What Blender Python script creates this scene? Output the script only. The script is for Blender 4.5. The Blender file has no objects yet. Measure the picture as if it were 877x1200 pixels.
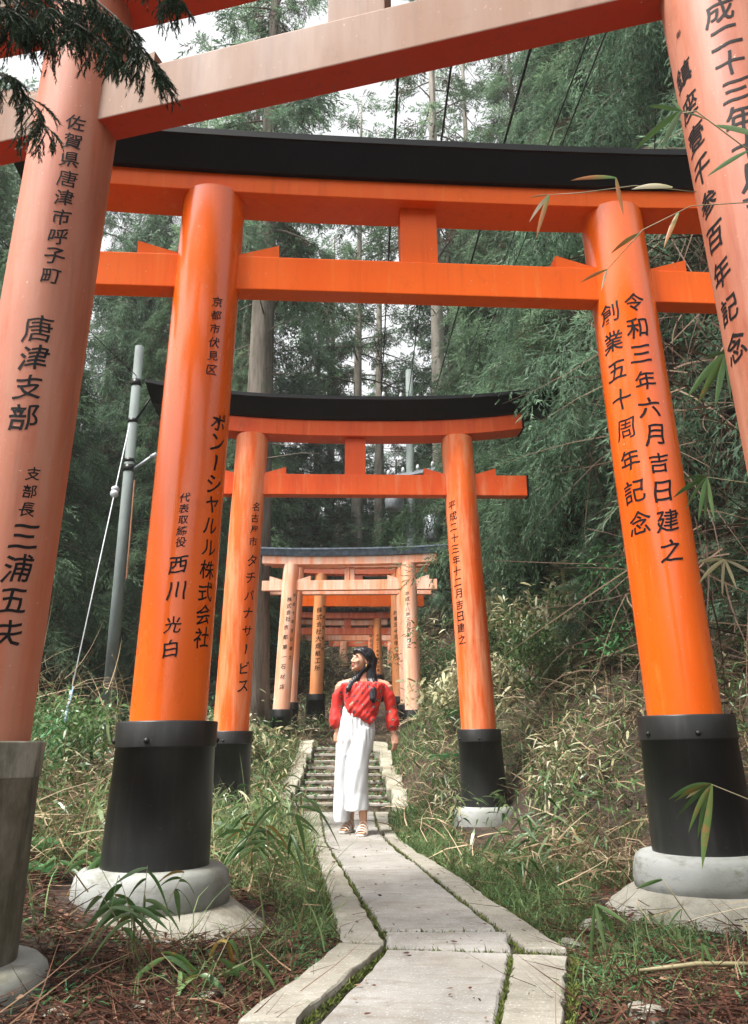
import bpy, bmesh, math, random
import numpy as np
from math import sin, cos, tan, pi, radians as R, sqrt, atan2
from mathutils import Vector, Matrix, Euler

# ------------------------------------------------------------------ camera, world, sun
C = bpy.context.scene.collection
sc = bpy.context.scene
cam = bpy.data.cameras.new('camera')
cam.sensor_fit = 'VERTICAL'; cam.sensor_height = 24.0
cam.lens = 24.0 * 970.0 / 1200.0
cam.clip_start = 0.05; cam.clip_end = 600
camo = bpy.data.objects.new('camera', cam); C.objects.link(camo)
camo.location = (0, 0, 0.718)
camo.rotation_euler = (R(90 + 15.83), 0, 0)
sc.camera = camo

SUN_EL, SUN_AZ = 61.0, -122.0      # azimuth measured from +Y (view direction) towards +X
w = bpy.data.worlds.new('World'); sc.world = w; w.use_nodes = True
nt = w.node_tree; nt.nodes.clear()
sky = nt.nodes.new('ShaderNodeTexSky'); sky.sky_type = 'NISHITA'; sky.sun_disc = False
sky.sun_elevation = R(SUN_EL); sky.sun_rotation = R(SUN_AZ)
sky.air_density = 1.0; sky.dust_density = 4.0; sky.ozone_density = 1.0
hs = nt.nodes.new('ShaderNodeHueSaturation'); hs.inputs['Saturation'].default_value = 0.06
bg = nt.nodes.new('ShaderNodeBackground'); bg.inputs['Strength'].default_value = 0.15
wo = nt.nodes.new('ShaderNodeOutputWorld')
nt.links.new(sky.outputs[0], hs.inputs['Color']); nt.links.new(hs.outputs[0], bg.inputs['Color'])
nt.links.new(bg.outputs[0], wo.inputs['Surface'])
sun = bpy.data.lights.new('sun', 'SUN'); sun.energy = 2.9; sun.angle = R(13); sun.color = (1, .95, .87)
suno = bpy.data.objects.new('sun', sun); C.objects.link(suno)
az, el = R(SUN_AZ), R(SUN_EL)
sdir = Vector((sin(az) * cos(el), cos(az) * cos(el), sin(el)))
suno.rotation_euler = sdir.to_track_quat('Z', 'Y').to_euler()
vs = sc.view_settings
vs.view_transform = 'Standard'; vs.look = 'None'; vs.gamma = 1; vs.use_curve_mapping = False
vs.exposure = 1.38

rng = np.random.default_rng(7)
random.seed(7)

# ------------------------------------------------------------------ material helpers
class NT:
    def __init__(s, name):
        s.m = bpy.data.materials.new(name); s.m.use_nodes = True
        s.t = s.m.node_tree; s.b = s.t.nodes['Principled BSDF']; s.out = s.t.nodes['Material Output']
    def n(s, typ, **kw):
        nd = s.t.nodes.new(typ)
        for k, v in kw.items():
            if k in nd.inputs: nd.inputs[k].default_value = v
            else: setattr(nd, k, v)
        return nd
    def l(s, a, b): s.t.links.new(a, b)
    def ramp(s, fac, stops, interp='LINEAR'):
        r = s.n('ShaderNodeValToRGB'); r.color_ramp.interpolation = interp
        e = r.color_ramp.elements
        while len(e) < len(stops): e.new(0.5)
        for k, (p, c) in enumerate(stops):
            e[k].position = p; e[k].color = (c[0], c[1], c[2], 1) if len(c) == 3 else c
        s.l(fac, r.inputs[0]); return r.outputs[0]
    def noise(s, scale, detail=4, rough=.55, vec=None, sc3=None, co='Object'):
        tc = s.n('ShaderNodeTexCoord'); v = tc.outputs[co]
        if sc3:
            mp = s.n('ShaderNodeMapping'); mp.inputs['Scale'].default_value = sc3; s.l(v, mp.inputs[0]); v = mp.outputs[0]
        nz = s.n('ShaderNodeTexNoise'); nz.inputs['Scale'].default_value = scale
        nz.inputs['Detail'].default_value = detail; nz.inputs['Roughness'].default_value = rough
        s.l(v, nz.inputs['Vector']); return nz.outputs['Fac']
    def mix(s, fac, a, b, mode='MIX'):
        m = s.n('ShaderNodeMix'); m.data_type = 'RGBA'; m.blend_type = mode
        for sock, v in ((m.inputs[0], fac), (m.inputs[6], a), (m.inputs[7], b)):
            if hasattr(v, 'is_output') or hasattr(v, 'links'): s.l(v, sock)
            elif isinstance(v, (int, float)): sock.default_value = v
            else: sock.default_value = (*v, 1)
        return m.outputs[2]
    def bump(s, h, strength=.3, dist=.02):
        b = s.n('ShaderNodeBump'); b.inputs['Strength'].default_value = strength; b.inputs['Distance'].default_value = dist
        s.l(h, b.inputs['Height']); s.l(b.outputs[0], s.b.inputs['Normal'])
    def col(s, c):
        if isinstance(c, tuple): s.b.inputs['Base Color'].default_value = (*c, 1)
        else: s.l(c, s.b.inputs['Base Color'])
    def set(s, **kw):
        for k, v in kw.items(): s.b.inputs[k.replace('_', ' ')].default_value = v

def ramp3(t, fac, cs, p=(.3, .5, .7)):
    return t.ramp(fac, list(zip(p, cs)))

def m_paint(name, base, dark, light, faded, amount, rough=.32, under=None, coat=.25):
    """vermilion lacquer; amount = how much of it has gone chalky"""
    t = NT(name)
    a = t.noise(2.2, 5, .6, sc3=(1, 1, .35))
    c = ramp3(t, a, (dark, base, light), (.3, .52, .72))
    st = t.noise(9, 6, .65, sc3=(1, 1, .12))
    f = t.ramp(st, [(max(0, .62 - amount * .55), (0, 0, 0)), (min(1, .80 - amount * .35), (1, 1, 1))])
    c = t.mix(f, c, faded)
    sp = t.noise(60, 2, .5)
    spf = t.ramp(sp, [(.70, (0, 0, 0)), (.74, (1, 1, 1))])
    c = t.mix(t.mix(1, spf, (.35, .35, .35), 'MULTIPLY'), c, (.55, .30, .17))
    dk = t.noise(5, 8, .75)
    dkf = t.ramp(dk, [(.60, (0, 0, 0)), (.78, (.35, .35, .35))])
    c = t.mix(dkf, c, tuple(v * .35 for v in dark))
    if under:
        g = t.n('ShaderNodeNewGeometry'); sx = t.n('ShaderNodeSeparateXYZ'); t.l(g.outputs['True Normal'], sx.inputs[0])
        u = t.ramp(sx.outputs[2], [(0, (1, 1, 1)), (.001, (0, 0, 0))])
        mm = t.n('ShaderNodeMath', operation='LESS_THAN'); t.l(sx.outputs[2], mm.inputs[0]); mm.inputs[1].default_value = -.8
        c = t.mix(mm.outputs[0], c, under)
    sk = t.noise(22, 5, .7, sc3=(1, 1, .045))
    c = t.mix(t.ramp(sk, [(.55, (0, 0, 0)), (.72, (.30, .30, .30))]), c, tuple(v * .55 for v in dark))
    c = t.mix(t.ramp(sk, [(.28, (.35, .35, .35)), (.42, (0, 0, 0))]), c, faded)
    ch = t.noise(34, 3, .75)
    c = t.mix(t.ramp(ch, [(.715, (0, 0, 0)), (.73, (.8, .8, .8))]), c, (.62, .50, .40))
    t.col(c); t.set(Roughness=rough, Coat_Weight=coat, Coat_Roughness=.18)
    r = t.ramp(a, [(.3, (rough - .08,) * 3), (.7, (rough + .15,) * 3)]); t.l(r, t.b.inputs['Roughness'])
    t.bump(t.noise(14, 5, .6, sc3=(1, 1, .2)), .12, .01)
    return t.m

M = {}
M['bright'] = m_paint('vermilion_paint', (.78, .118, .003), (.72, .098, .002), (.81, .138, .004), (.80, .24, .06), .02, .22, coat=.45)
M['bright_beam'] = m_paint('vermilion_beam_paint', (.84, .118, .002), (.78, .095, .002), (.87, .138, .003), (.84, .21, .04), .02, .40, coat=.12)
M['mid'] = m_paint('vermilion_paint_weathered', (.74, .11, .012), (.60, .08, .010), (.80, .17, .03), (.78, .32, .17), .35, .42, coat=.1)
M['mid_beam'] = m_paint('vermilion_beam_weathered', (.70, .085, .010), (.58, .06, .008), (.76, .12, .02), (.72, .2, .08), .12, .42, coat=.1)
M['faded'] = m_paint('chalky_salmon_shaded_paint', (.40, .105, .047), (.26, .065, .030), (.46, .145, .075), (.42, .18, .115), .42, .55, under=(.60, .045, .008), coat=.05)  # chalky fade, plus shade of the canopy overhead mixed into the colour
M['faded_shaded_beam'] = m_paint('chalky_brown_salmon_shaded_paint', (.185, .085, .045), (.12, .052, .028), (.235, .115, .063), (.225, .125, .08), .40, .6, under=(.60, .045, .008), coat=0)  # dirty brown fade, darkened further to carry canopy shade on the beam
M['pale'] = m_paint('sun_bleached_paint', (.84, .27, .11), (.78, .18, .06), (.85, .38, .22), (.83, .54, .42), .45, .6, coat=0)
M['paleorange'] = m_paint('sun_bleached_orange_paint', (.84, .30, .10), (.80, .22, .05), (.85, .40, .18), (.84, .46, .25), .35, .5, coat=0)
M['deep'] = m_paint('dull_red_paint', (.74, .15, .06), (.62, .10, .04), (.80, .22, .11), (.78, .35, .25), .25, .55, coat=0)

for k_ in ('bright_beam', 'mid_beam', 'mid', 'deep'):
    b_ = M[k_].node_tree.nodes['Principled BSDF']; b_.inputs['Specular IOR Level'].default_value = .2; b_.inputs['Coat Weight'].default_value = .04
def simple(name, c, rough=.6, metal=0, var=.25, scale=6, bump=.15, c2=None, sc3=None, dist=.01):
    t = NT(name); a = t.noise(scale, 6, .6, sc3=sc3)
    lo = tuple(v * (1 - var) for v in c) if c2 is None else c2
    hi = tuple(min(1, v * (1 + var)) for v in c)
    t.col(ramp3(t, a, (lo, c, hi))); t.set(Roughness=rough, Metallic=metal); t.bump(t.noise(scale * 4, 6, .65, sc3=sc3), bump, dist)
    return t.m
M['black'] = simple('black_lacquer', (.003, .003, .004), .45, var=.5, scale=3, bump=.05); M['black'].node_tree.nodes['Principled BSDF'].inputs['Specular IOR Level'].default_value = .22
t = NT('black_sleeve_metal'); a = t.noise(3, 6, .65, sc3=(1, 1, .25)); c = ramp3(t, a, ((.004, .004, .004), (.008, .0085, .0085), (.020, .021, .020)), (.35, .5, .7))
c = t.mix(t.ramp(t.noise(26, 5, .7, sc3=(1, 1, .06)), [(.54, (0, 0, 0)), (.74, (.5, .5, .5))]), c, (.045, .045, .040)); c = t.mix(t.ramp(t.noise(45, 3, .7), [(.66, (0, 0, 0)), (.72, (.6, .6, .6))]), c, (.07, .065, .055))
t.col(c); t.set(Roughness=.42); t.bump(t.noise(18, 5, .6, sc3=(1, 1, .3)), .15, .01); M['black_sleeve'] = t.m
M['bolt'] = simple('dark_bolt', (.02, .02, .02), .35, .6)
M['ink'] = simple('black_ink', (.005, .005, .006), .6, bump=0); M['ink'].node_tree.nodes['Principled BSDF'].inputs['Specular IOR Level'].default_value = .2
M['bark_roof'] = simple('mossy_bark_roof', (.035, .033, .030), .9, var=.8, scale=30, bump=.8, dist=.03)
M['slate_roof'] = simple('weathered_blue_black_roof', (.09, .12, .16), .6, var=.6, scale=12, bump=.3)
t = NT('weathered_grey_sleeve')
a = t.noise(2.5, 7, .7, sc3=(1, 1, .5)); c = ramp3(t, a, ((.022, .020, .012), (.10, .092, .068), (.26, .25, .21)), (.34, .5, .66))
b_ = t.noise(1.2, 5, .7); c = t.mix(t.ramp(b_, [(.46, (0, 0, 0)), (.60, (.85, .85, .85))]), c, (.05, .045, .014)); c = t.mix(t.ramp(t.noise(10, 6, .75, sc3=(1, 1, .15)), [(.5, (0, 0, 0)), (.66, (.7, .7, .7))]), c, (.03, .026, .016))
t.col(c); t.set(Roughness=.75); t.bump(t.noise(25, 6, .7), .3, .01); M['grey_sleeve'] = t.m
t = NT('concrete')
a = t.noise(2.0, 8, .65); c = ramp3(t, a, ((.12, .11, .08), (.24, .23, .19), (.33, .315, .27)), (.3, .5, .68))
c = t.mix(t.ramp(t.noise(5, 8, .75), [(.50, (0, 0, 0)), (.66, (.8, .8, .8))]), c, (.105, .088, .055))
c = t.mix(t.ramp(t.noise(90, 2, .5), [(.62, (0, 0, 0)), (.7, (.5, .5, .5))]), c, (.16, .15, .12))
t.col(c); t.set(Roughness=.9); t.bump(t.noise(30, 8, .7), .5, .02); M['concrete'] = t.m
t = NT('smooth_concrete_ring')
a = t.noise(1.6, 6, .6); c = ramp3(t, a, ((.10, .10, .08), (.22, .23, .21), (.31, .32, .31)), (.3, .5, .68))
c = t.mix(t.ramp(t.noise(5, 7, .75, sc3=(1, 1, 3)), [(.52, (0, 0, 0)), (.68, (.75, .75, .75))]), c, (.10, .095, .06)); c = t.mix(t.ramp(t.noise(9, 6, .8), [(.6, (0, 0, 0)), (.7, (.5, .5, .5))]), c, (.06, .075, .03))
t.col(c); t.set(Roughness=.8); t.bump(t.noise(40, 5, .6), .2, .006); M['ring'] = t.m
def m_stone(name, a0, a1, a2, moss):
    t = NT(name)
    a = t.noise(1.7, 8, .68); c = ramp3(t, a, (a0, a1, a2), (.3, .52, .7))
    c = t.mix(t.ramp(t.noise(40, 4, .6), [(.5, (0, 0, 0)), (.75, (.45, .45, .45))]), c, (.20, .18, .15))
    c = t.mix(t.ramp(t.noise(120, 2, .5), [(.6, (0, 0, 0)), (.72, (.5, .5, .5))]), c, (.62, .61, .58))
    st = t.noise(6, 6, .7, sc3=(1, 3, 1)); c = t.mix(t.ramp(st, [(.50, (0, 0, 0)), (.68, (.7, .7, .7))]), c, (.15, .128, .098)); c = t.mix(t.ramp(t.noise(.9, 7, .7), [(.50, (0, 0, 0)), (.64, (.55, .55, .55))]), c, (.17, .15, .12))
    c = t.mix(t.ramp(t.noise(3.5, 8, .75), [(.60, (0, 0, 0)), (.74, (moss,) * 3)]), c, (.09, .11, .03))
    t.col(c); t.set(Roughness=.88); t.bump(t.noise(28, 8, .75), .55, .012); return t.m
M['slab'] = m_stone('pale_paving_stone', (.14, .13, .115), (.25, .24, .222), (.34, .33, .31), .4)
M['kerb'] = m_stone('mossy_kerb_stone', (.14, .13, .095), (.25, .235, .195), (.34, .325, .285), .75)
M['step'] = m_stone('step_stone', (.18, .165, .125), (.33, .31, .27), (.44, .42, .38), .6)
M['riser'] = simple('damp_riser_stone', (.17, .135, .095), .95, c2=(.06, .075, .03), var=.6, scale=9, bump=.8, dist=.02)
M['flank'] = m_stone('flank_stone', (.16, .155, .10), (.33, .31, .24), (.45, .43, .36), .7)
# ground
t = NT('forest_floor')
a = t.noise(3.2, 9, .72); c = ramp3(t, a, ((.018, .011, .008), (.060, .035, .024), (.135, .085, .058)), (.34, .5, .68))
c = t.mix(t.ramp(t.noise(1.1, 6, .7), [(.5, (0, 0, 0)), (.66, (.75, .75, .75))]), c, (.085, .080, .030))
c = t.mix(t.ramp(t.noise(70, 3, .7), [(.58, (0, 0, 0)), (.70, (.6, .6, .6))]), c, (.26, .20, .13))
t.col(c); t.set(Roughness=.95); t.bump(t.noise(22, 9, .8), 1.0, .05); M['ground'] = t.m

def m_leaf(name, c0, c1, c2, trans=.25, rough=.5, attr='tone', objvar=.20, spec=.15, brown=None):
    t = NT(name)
    at = t.n('ShaderNodeAttribute'); at.attribute_name = attr
    c = t.ramp(at.outputs['Fac'], [(0, brown), (.07, brown), (.13, c0), (.5, c1), (1, c2)]) if brown else ramp3(t, at.outputs['Fac'], (c0, c1, c2), (0.0, .5, 1.0))
    if objvar:
        oi = t.n('ShaderNodeObjectInfo'); h = t.n('ShaderNodeHueSaturation')
        mr = t.n('ShaderNodeMapRange'); t.l(oi.outputs['Random'], mr.inputs[0]); mr.inputs[3].default_value = 1 - objvar; mr.inputs[4].default_value = 1 + objvar
        t.l(mr.outputs[0], h.inputs['Value']); t.l(c, h.inputs['Color']); c = h.outputs[0]
    t.col(c); t.set(Roughness=rough); t.b.inputs['Specular IOR Level'].default_value = spec
    if trans:
        tr = t.n('ShaderNodeBsdfTranslucent'); t.l(c, tr.inputs['Color'])
        mx = t.n('ShaderNodeMixShader'); mx.inputs[0].default_value = trans
        t.l(t.b.outputs[0], mx.inputs[1]); t.l(tr.outputs[0], mx.inputs[2]); t.l(mx.outputs[0], t.out.inputs['Surface'])
    return t.m
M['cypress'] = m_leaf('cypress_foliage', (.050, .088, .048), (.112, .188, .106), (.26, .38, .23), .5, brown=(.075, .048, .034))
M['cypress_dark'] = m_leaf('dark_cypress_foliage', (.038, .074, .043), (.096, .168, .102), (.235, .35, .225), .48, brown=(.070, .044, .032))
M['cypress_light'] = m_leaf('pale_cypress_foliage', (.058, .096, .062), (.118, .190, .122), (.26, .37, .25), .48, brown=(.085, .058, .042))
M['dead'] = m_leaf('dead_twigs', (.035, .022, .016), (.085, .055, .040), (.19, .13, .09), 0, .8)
M['branch_near'] = m_leaf('near_cedar_needles', (.010, .022, .012), (.020, .042, .020), (.045, .075, .035), .15, objvar=0)
M['grass'] = m_leaf('green_grass', (.05, .09, .032), (.11, .18, .068), (.23, .30, .13), .3, objvar=0)
M['dry'] = m_leaf('dry_stems', (.12, .075, .045), (.30, .22, .13), (.52, .42, .28), .15, .7, objvar=0)
M['litter'] = m_leaf('dead_leaves', (.035, .015, .010), (.105, .045, .028), (.34, .22, .14), .1, .75, objvar=0)
M['sasa'] = m_leaf('bamboo_grass_leaves', (.035, .085, .025), (.075, .150, .045), (.20, .26, .12), .3, .35, objvar=.15, spec=.5)
M['sasa_dry'] = m_leaf('bleached_bamboo_leaves', (.16, .15, .07), (.34, .32, .18), (.55, .52, .38), .25, .5, objvar=.15)
M['stem'] = simple('plant_stem', (.20, .17, .09), .6, bump=0)
M['fern'] = m_leaf('fern_fronds', (.03, .09, .03), (.06, .17, .06), (.12, .26, .12), .3, .5, objvar=.1)
M['moss'] = m_leaf('moss', (.035, .055, .010), (.075, .095, .020), (.14, .16, .045), 0, .95, objvar=0)
t = NT('conifer_bark')
a = t.noise(5, 8, .7, sc3=(1, 1, .12)); c = ramp3(t, a, ((.045, .035, .027), (.15, .125, .10), (.27, .24, .20)), (.34, .5, .68))
c = t.mix(t.ramp(t.noise(2, 5, .7), [(.5, (0, 0, 0)), (.68, (.6, .6, .6))]), c, (.10, .115, .075))
t.col(c); t.set(Roughness=.95); t.bump(t.noise(8, 8, .75, sc3=(1, 1, .1)), 1.0, .06); M['bark'] = t.m
M['bark_pale'] = simple('pale_bark', (.30, .27, .23), .9, var=.45, scale=4, bump=.5, sc3=(1, 1, .3))
M['pole'] = simple('concrete_pole', (.13, .155, .15), .8, var=.35, scale=3, bump=.15, sc3=(1, 1, .4))
M['steel'] = simple('galvanised_steel', (.30, .33, .36), .5, .4, var=.3)
M['cable'] = simple('black_cable', (.012, .012, .014), .6, bump=0)
M['guy'] = simple('white_guy_wire', (.45, .47, .5), .5, bump=0)
M['skin'] = simple('skin', (.54, .29, .19), .48, var=.06, scale=8, bump=.03)
M['hair'] = simple('black_hair', (.008, .008, .012), .32, var=.6, scale=40, bump=.3, sc3=(1, 1, .06))
M['trousers'] = simple('off_white_linen', (.64, .65, .67), .8, var=.05, scale=3, bump=.1, sc3=(1, 1, .2))
M['sandal'] = simple('white_leather_strap', (.68, .62, .56), .5)
M['gold'] = simple('gold_earring', (.7, .5, .2), .3, .8)
M['eye'] = simple('dark_eye', (.012, .008, .006), .2)
M['lips'] = simple('lips', (.42, .09, .075), .4)
t = NT('red_printed_blouse')
vo = t.n('ShaderNodeTexVoronoi'); vo.inputs['Scale'].default_value = 19; tc = t.n('ShaderNodeTexCoord'); t.l(tc.outputs['Object'], vo.inputs['Vector'])
base = ramp3(t, t.noise(9, 4, .6), ((.42, .010, .008), (.58, .016, .010), (.66, .04, .015)))
c = t.mix(t.ramp(vo.outputs['Distance'], [(.26, (1, 1, 1)), (.31, (0, 0, 0))]), base, (.05, .04, .06))
vo2 = t.n('ShaderNodeTexVoronoi'); vo2.inputs['Scale'].default_value = 19; t.l(tc.outputs['Object'], vo2.inputs['Vector'])
c = t.mix(t.ramp(vo2.outputs['Distance'], [(.15, (1, 1, 1)), (.2, (0, 0, 0))]), c, (.42, .30, .15))
t.col(c); t.set(Roughness=.6); t.b.inputs['Sheen Weight'].default_value = .1; M['blouse'] = t.m

# ------------------------------------------------------------------ geometry helpers
def link(o, parent=None):
    C.objects.link(o)
    if parent is not None: o.parent = parent
    return o
def empty(name, loc, label, cat, group=None, rz=0, tilt=0):
    o = bpy.data.objects.new(name, None); o.location = loc; o.rotation_euler = (0, tilt, rz); link(o)
    o['label'] = label; o['category'] = cat
    if group: o['group'] = group
    return o
def tag(o, label=None, cat=None, group=None, kind=None):
    if label: o['label'] = label
    if cat: o['category'] = cat
    if group: o['group'] = group
    if kind: o['kind'] = kind
    return o
class MB:
    def __init__(s): s.v = []; s.f = []
    def add(s, vs, fs):
        n = len(s.v); s.v += [tuple(v) for v in vs]; s.f += [tuple(i + n for i in f) for f in fs]
    def box(s, a, b, mat=None):
        (x0, y0, z0), (x1, y1, z1) = a, b
        vs = [(x, y, z) for z in (z0, z1) for x, y in ((x0, y0), (x1, y0), (x1, y1), (x0, y1))]
        if mat is not None: vs = [mat @ Vector(v) for v in vs]
        s.add(vs, [(0, 3, 2, 1), (4, 5, 6, 7), (0, 1, 5, 4), (1, 2, 6, 5), (2, 3, 7, 6), (3, 0, 4, 7)])
    def tube(s, pts, rads, n=12, cap=True, ell=None):
        pts = [Vector(p) for p in pts]; rings = []
        up = Vector((0, 1, 0))
        for i, p in enumerate(pts):
            d = (pts[min(i + 1, len(pts) - 1)] - pts[max(i - 1, 0)])
            if d.length < 1e-9: d = Vector((0, 0, 1))
            d.normalize()
            u = up.cross(d)
            if u.length < .05: u = Vector((1, 0, 0)).cross(d)
            u.normalize(); v = d.cross(u); r = rads[i]
            ru, rv = (r if not isinstance(r, tuple) else r[0]), (r if not isinstance(r, tuple) else r[1])
            rings.append([p + u * ru * cos(2 * pi * k / n) + v * rv * sin(2 * pi * k / n) for k in range(n)])
        s.loft(rings, cap)
    def loft(s, rings, cap=True):
        n = len(rings[0]); vs = [v for r in rings for v in r]; fs = []
        for i in range(len(rings) - 1):
            for k in range(n):
                a = i * n + k; b = i * n + (k + 1) % n; fs.append((a, b, b + n, a + n))
        if cap: fs.append(tuple(range(n - 1, -1, -1))); fs.append(tuple((len(rings) - 1) * n + k for k in range(n)))
        s.add(vs, fs)
    def ell(s, c, r, n=16, m=10, rot=None):
        vs = []; fs = []
        for i in range(m + 1):
            th = pi * i / m
            for k in range(n):
                v = Vector((r[0] * sin(th) * cos(2 * pi * k / n), r[1] * sin(th) * sin(2 * pi * k / n), r[2] * cos(th)))
                if rot is not None: v = rot @ v
                vs.append(Vector(c) + v)
        for i in range(m):
            for k in range(n):
                a = i * n + k; b = i * n + (k + 1) % n; fs.append((a, a + n, b + n, b))
        s.add(vs, fs)
    def mesh(s, name, mat, smooth=False):
        me = bpy.data.meshes.new(name); me.from_pydata(s.v, [], s.f); me.materials.append(mat)
        if smooth: me.polygons.foreach_set('use_smooth', [True] * len(me.polygons))
        me.update(); return me
    def build(s, name, mat, parent=None, smooth=False, bevel=0, auto=False):
        me = s.mesh(name, mat, smooth)
        if bevel:
            bm = bmesh.new(); bm.from_mesh(me)
            bmesh.ops.remove_doubles(bm, verts=bm.verts, dist=1e-5)
            es = [e for e in bm.edges if len(e.link_faces) == 2 and e.calc_face_angle(0) > .6]
            bmesh.ops.bevel(bm, geom=es, offset=bevel, segments=2, affect='EDGES', profile=.6)
            bmesh.ops.recalc_face_normals(bm, faces=bm.faces)
            bm.to_mesh(me); bm.free()
        o = bpy.data.objects.new(name, me); return link(o, parent)

def tris_mesh(name, V, tone, mat, k=3):
    """V (N,k,3) array of separate k-gons; tone (N,) or (N,k)"""
    N = V.shape[0]; me = bpy.data.meshes.new(name)
    me.vertices.add(N * k); me.vertices.foreach_set('co', V.reshape(-1).astype(np.float32))
    me.loops.add(N * k); me.loops.foreach_set('vertex_index', np.arange(N * k, dtype=np.int32))
    me.polygons.add(N); me.polygons.foreach_set('loop_start', np.arange(0, N * k, k, dtype=np.int32))
    me.polygons.foreach_set('loop_total', np.full(N, k, dtype=np.int32))
    at = me.attributes.new('tone', 'FLOAT', 'POINT')
    tt = np.asarray(tone, np.float32)
    if tt.ndim == 1: tt = np.repeat(tt[:, None], k, 1)
    at.data.foreach_set('value', tt.reshape(-1))
    me.materials.append(mat); me.update(calc_edges=True); return me

def ip(y, a, b): return np.interp(y, a, b)
def smooth01(t): t = np.clip(t, 0, 1); return t * t * (3 - 2 * t)
def path_x(y): return ip(y, [-6, 2.5, 3.4, 4.2, 6.7, 8.5, 10.2, 12.6, 60], [-1.6, .07, .28, .2, -.02, -.25, -.36, -.37, -.3])
_ns = [(rng.uniform(-1, 1, 2) * s, rng.uniform(0, 6.3), a) for s, a in ((.35, .5), (.8, .22), (1.7, .09), (3.1, .05), (5.5, .028), (11, .014)) for _ in range(3)]
def bumps(x, y):
    z = 0
    for d, ph, a in _ns: z = z + a / 3 * np.sin(d[0] * x + d[1] * y * 1.0 + ph)
    return z
def ground_z(x, y):
    x = np.asarray(x, float); y = np.asarray(y, float)
    xc = path_x(y)
    base = ip(y, [-20, 10.0, 12.7, 15.5, 19, 22, 60, 130], [0, 0, .70, 1.08, 1.95, 2.9, 13, 35])
    wr = ip(y, [0, 6, 8, 10, 13, 20], [1.55, 1.45, 1.15, .62, .55, .8])
    wl = ip(y, [0, 3, 6, 10, 14, 20], [1.1, 1.1, .9, .75, .7, 1.2])
    dr = np.maximum(0, x - xc - wr); dl = np.maximum(0, xc - wl - x)
    rr = .85 * np.minimum(dr, 3) + .4 * np.maximum(0, dr - 3)
    rl = .22 * np.minimum(dl, 5) + .35 * np.maximum(0, dl - 5)
    wt = np.exp(-.45 * dl); wt = wt + (1 - wt) * smooth01((y - 11) / 8)
    z = base * wt + rr * smooth01(dr / .6) ** .5 + rl
    near = smooth01((np.abs(x - xc) - .45) / .5)
    z = z + near * (bumps(x, y) * np.clip(.25 + .1 * (dr + dl) + np.maximum(0, y - 20) * .05, 0, 1.6) + .02)
    z = z - .06 * (1 - near)
    return z
def gz(x, y): return float(ground_z(x, y))

# ground sheet
def axis_pts(lo, hi, fine_lo, fine_hi, step, grow=1.12):
    a = list(np.arange(fine_lo, fine_hi, step)); s = step; v = a[-1]
    while v < hi: s *= grow; v += s; a.append(v)
    s = step; v = fine_lo; b = []
    while v > lo: s *= grow; v -= s; b.append(v)
    return np.array(b[::-1] + a)
gx = axis_pts(-160, 160, -4, 4.5, .07); gy = axis_pts(-60, 200, 1.5, 14, .07)
GX, GY = np.meshgrid(gx, gy); GZ = ground_z(GX, GY) + rng.normal(0, .006, GX.shape) * (np.abs(GX - path_x(GY)) > .6)
nx, ny = len(gx), len(gy)
idx = np.arange(nx * ny).reshape(ny, nx)
F = np.stack([idx[:-1, :-1], idx[:-1, 1:], idx[1:, 1:], idx[1:, :-1]], -1).reshape(-1, 4)
me = bpy.data.meshes.new('ground')
me.vertices.add(nx * ny); me.vertices.foreach_set('co', np.stack([GX, GY, GZ], -1).reshape(-1).astype(np.float32))
me.loops.add(F.size); me.loops.foreach_set('vertex_index', F.reshape(-1).astype(np.int32))
me.polygons.add(len(F)); me.polygons.foreach_set('loop_start', np.arange(0, F.size, 4, dtype=np.int32)); me.polygons.foreach_set('loop_total', np.full(len(F), 4, dtype=np.int32))
me.polygons.foreach_set('use_smooth', np.ones(len(F), bool)); me.materials.append(M['ground']); me.update(calc_edges=True)
tag(link(bpy.data.objects.new('ground', me)), kind='structure')

# ------------------------------------------------------------------ path slabs
path = bpy.data.objects.new('path', None); link(path); path['kind'] = 'structure'
def prism(poly, z0, z1, jit=.006, sub=.12, bevel=.012, tilt=(0, 0)):
    pts = []
    n = len(poly)
    for i in range(n):
        a = Vector(poly[i]); b = Vector(poly[(i + 1) % n]); k = max(1, int((b - a).length / sub))
        for j in range(k):
            p = a.lerp(b, j / k); pts.append((p.x + random.uniform(-jit, jit), p.y + random.uniform(-jit, jit)))
    cx = sum(p[0] for p in pts) / len(pts); cy = sum(p[1] for p in pts) / len(pts)
    def inset(p, d):
        v = Vector((cx - p[0], cy - p[1])); L = v.length; v = v / L * d; return (p[0] + v.x, p[1] + v.y)
    mb = MB(); rings = []
    for d, z in ((0, z0), (0, z1 - bevel), (bevel * .4, z1 - bevel * .3), (bevel, z1)):
        rings.append([Vector((*inset(p, d), z + (p[0] - cx) * tilt[0] + (p[1] - cy) * tilt[1])) for p in pts])
    mb.loft(rings, True); return mb
def slab(poly, mat, name='slab', z=0.0, **kw):
    kw.setdefault('jit', .007); kw.setdefault('bevel', .016); kw.setdefault('sub', .07)
    a = sum(poly[i][0] * poly[(i + 1) % len(poly)][1] - poly[(i + 1) % len(poly)][0] * poly[i][1] for i in range(len(poly)))
    if a < 0: poly = poly[::-1]
    return prism(poly, -.09, z + random.uniform(-.004, .004), tilt=(random.uniform(-.006, .006), random.uniform(-.006, .006)), **kw).build(name, M[mat], path, smooth=False)
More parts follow.
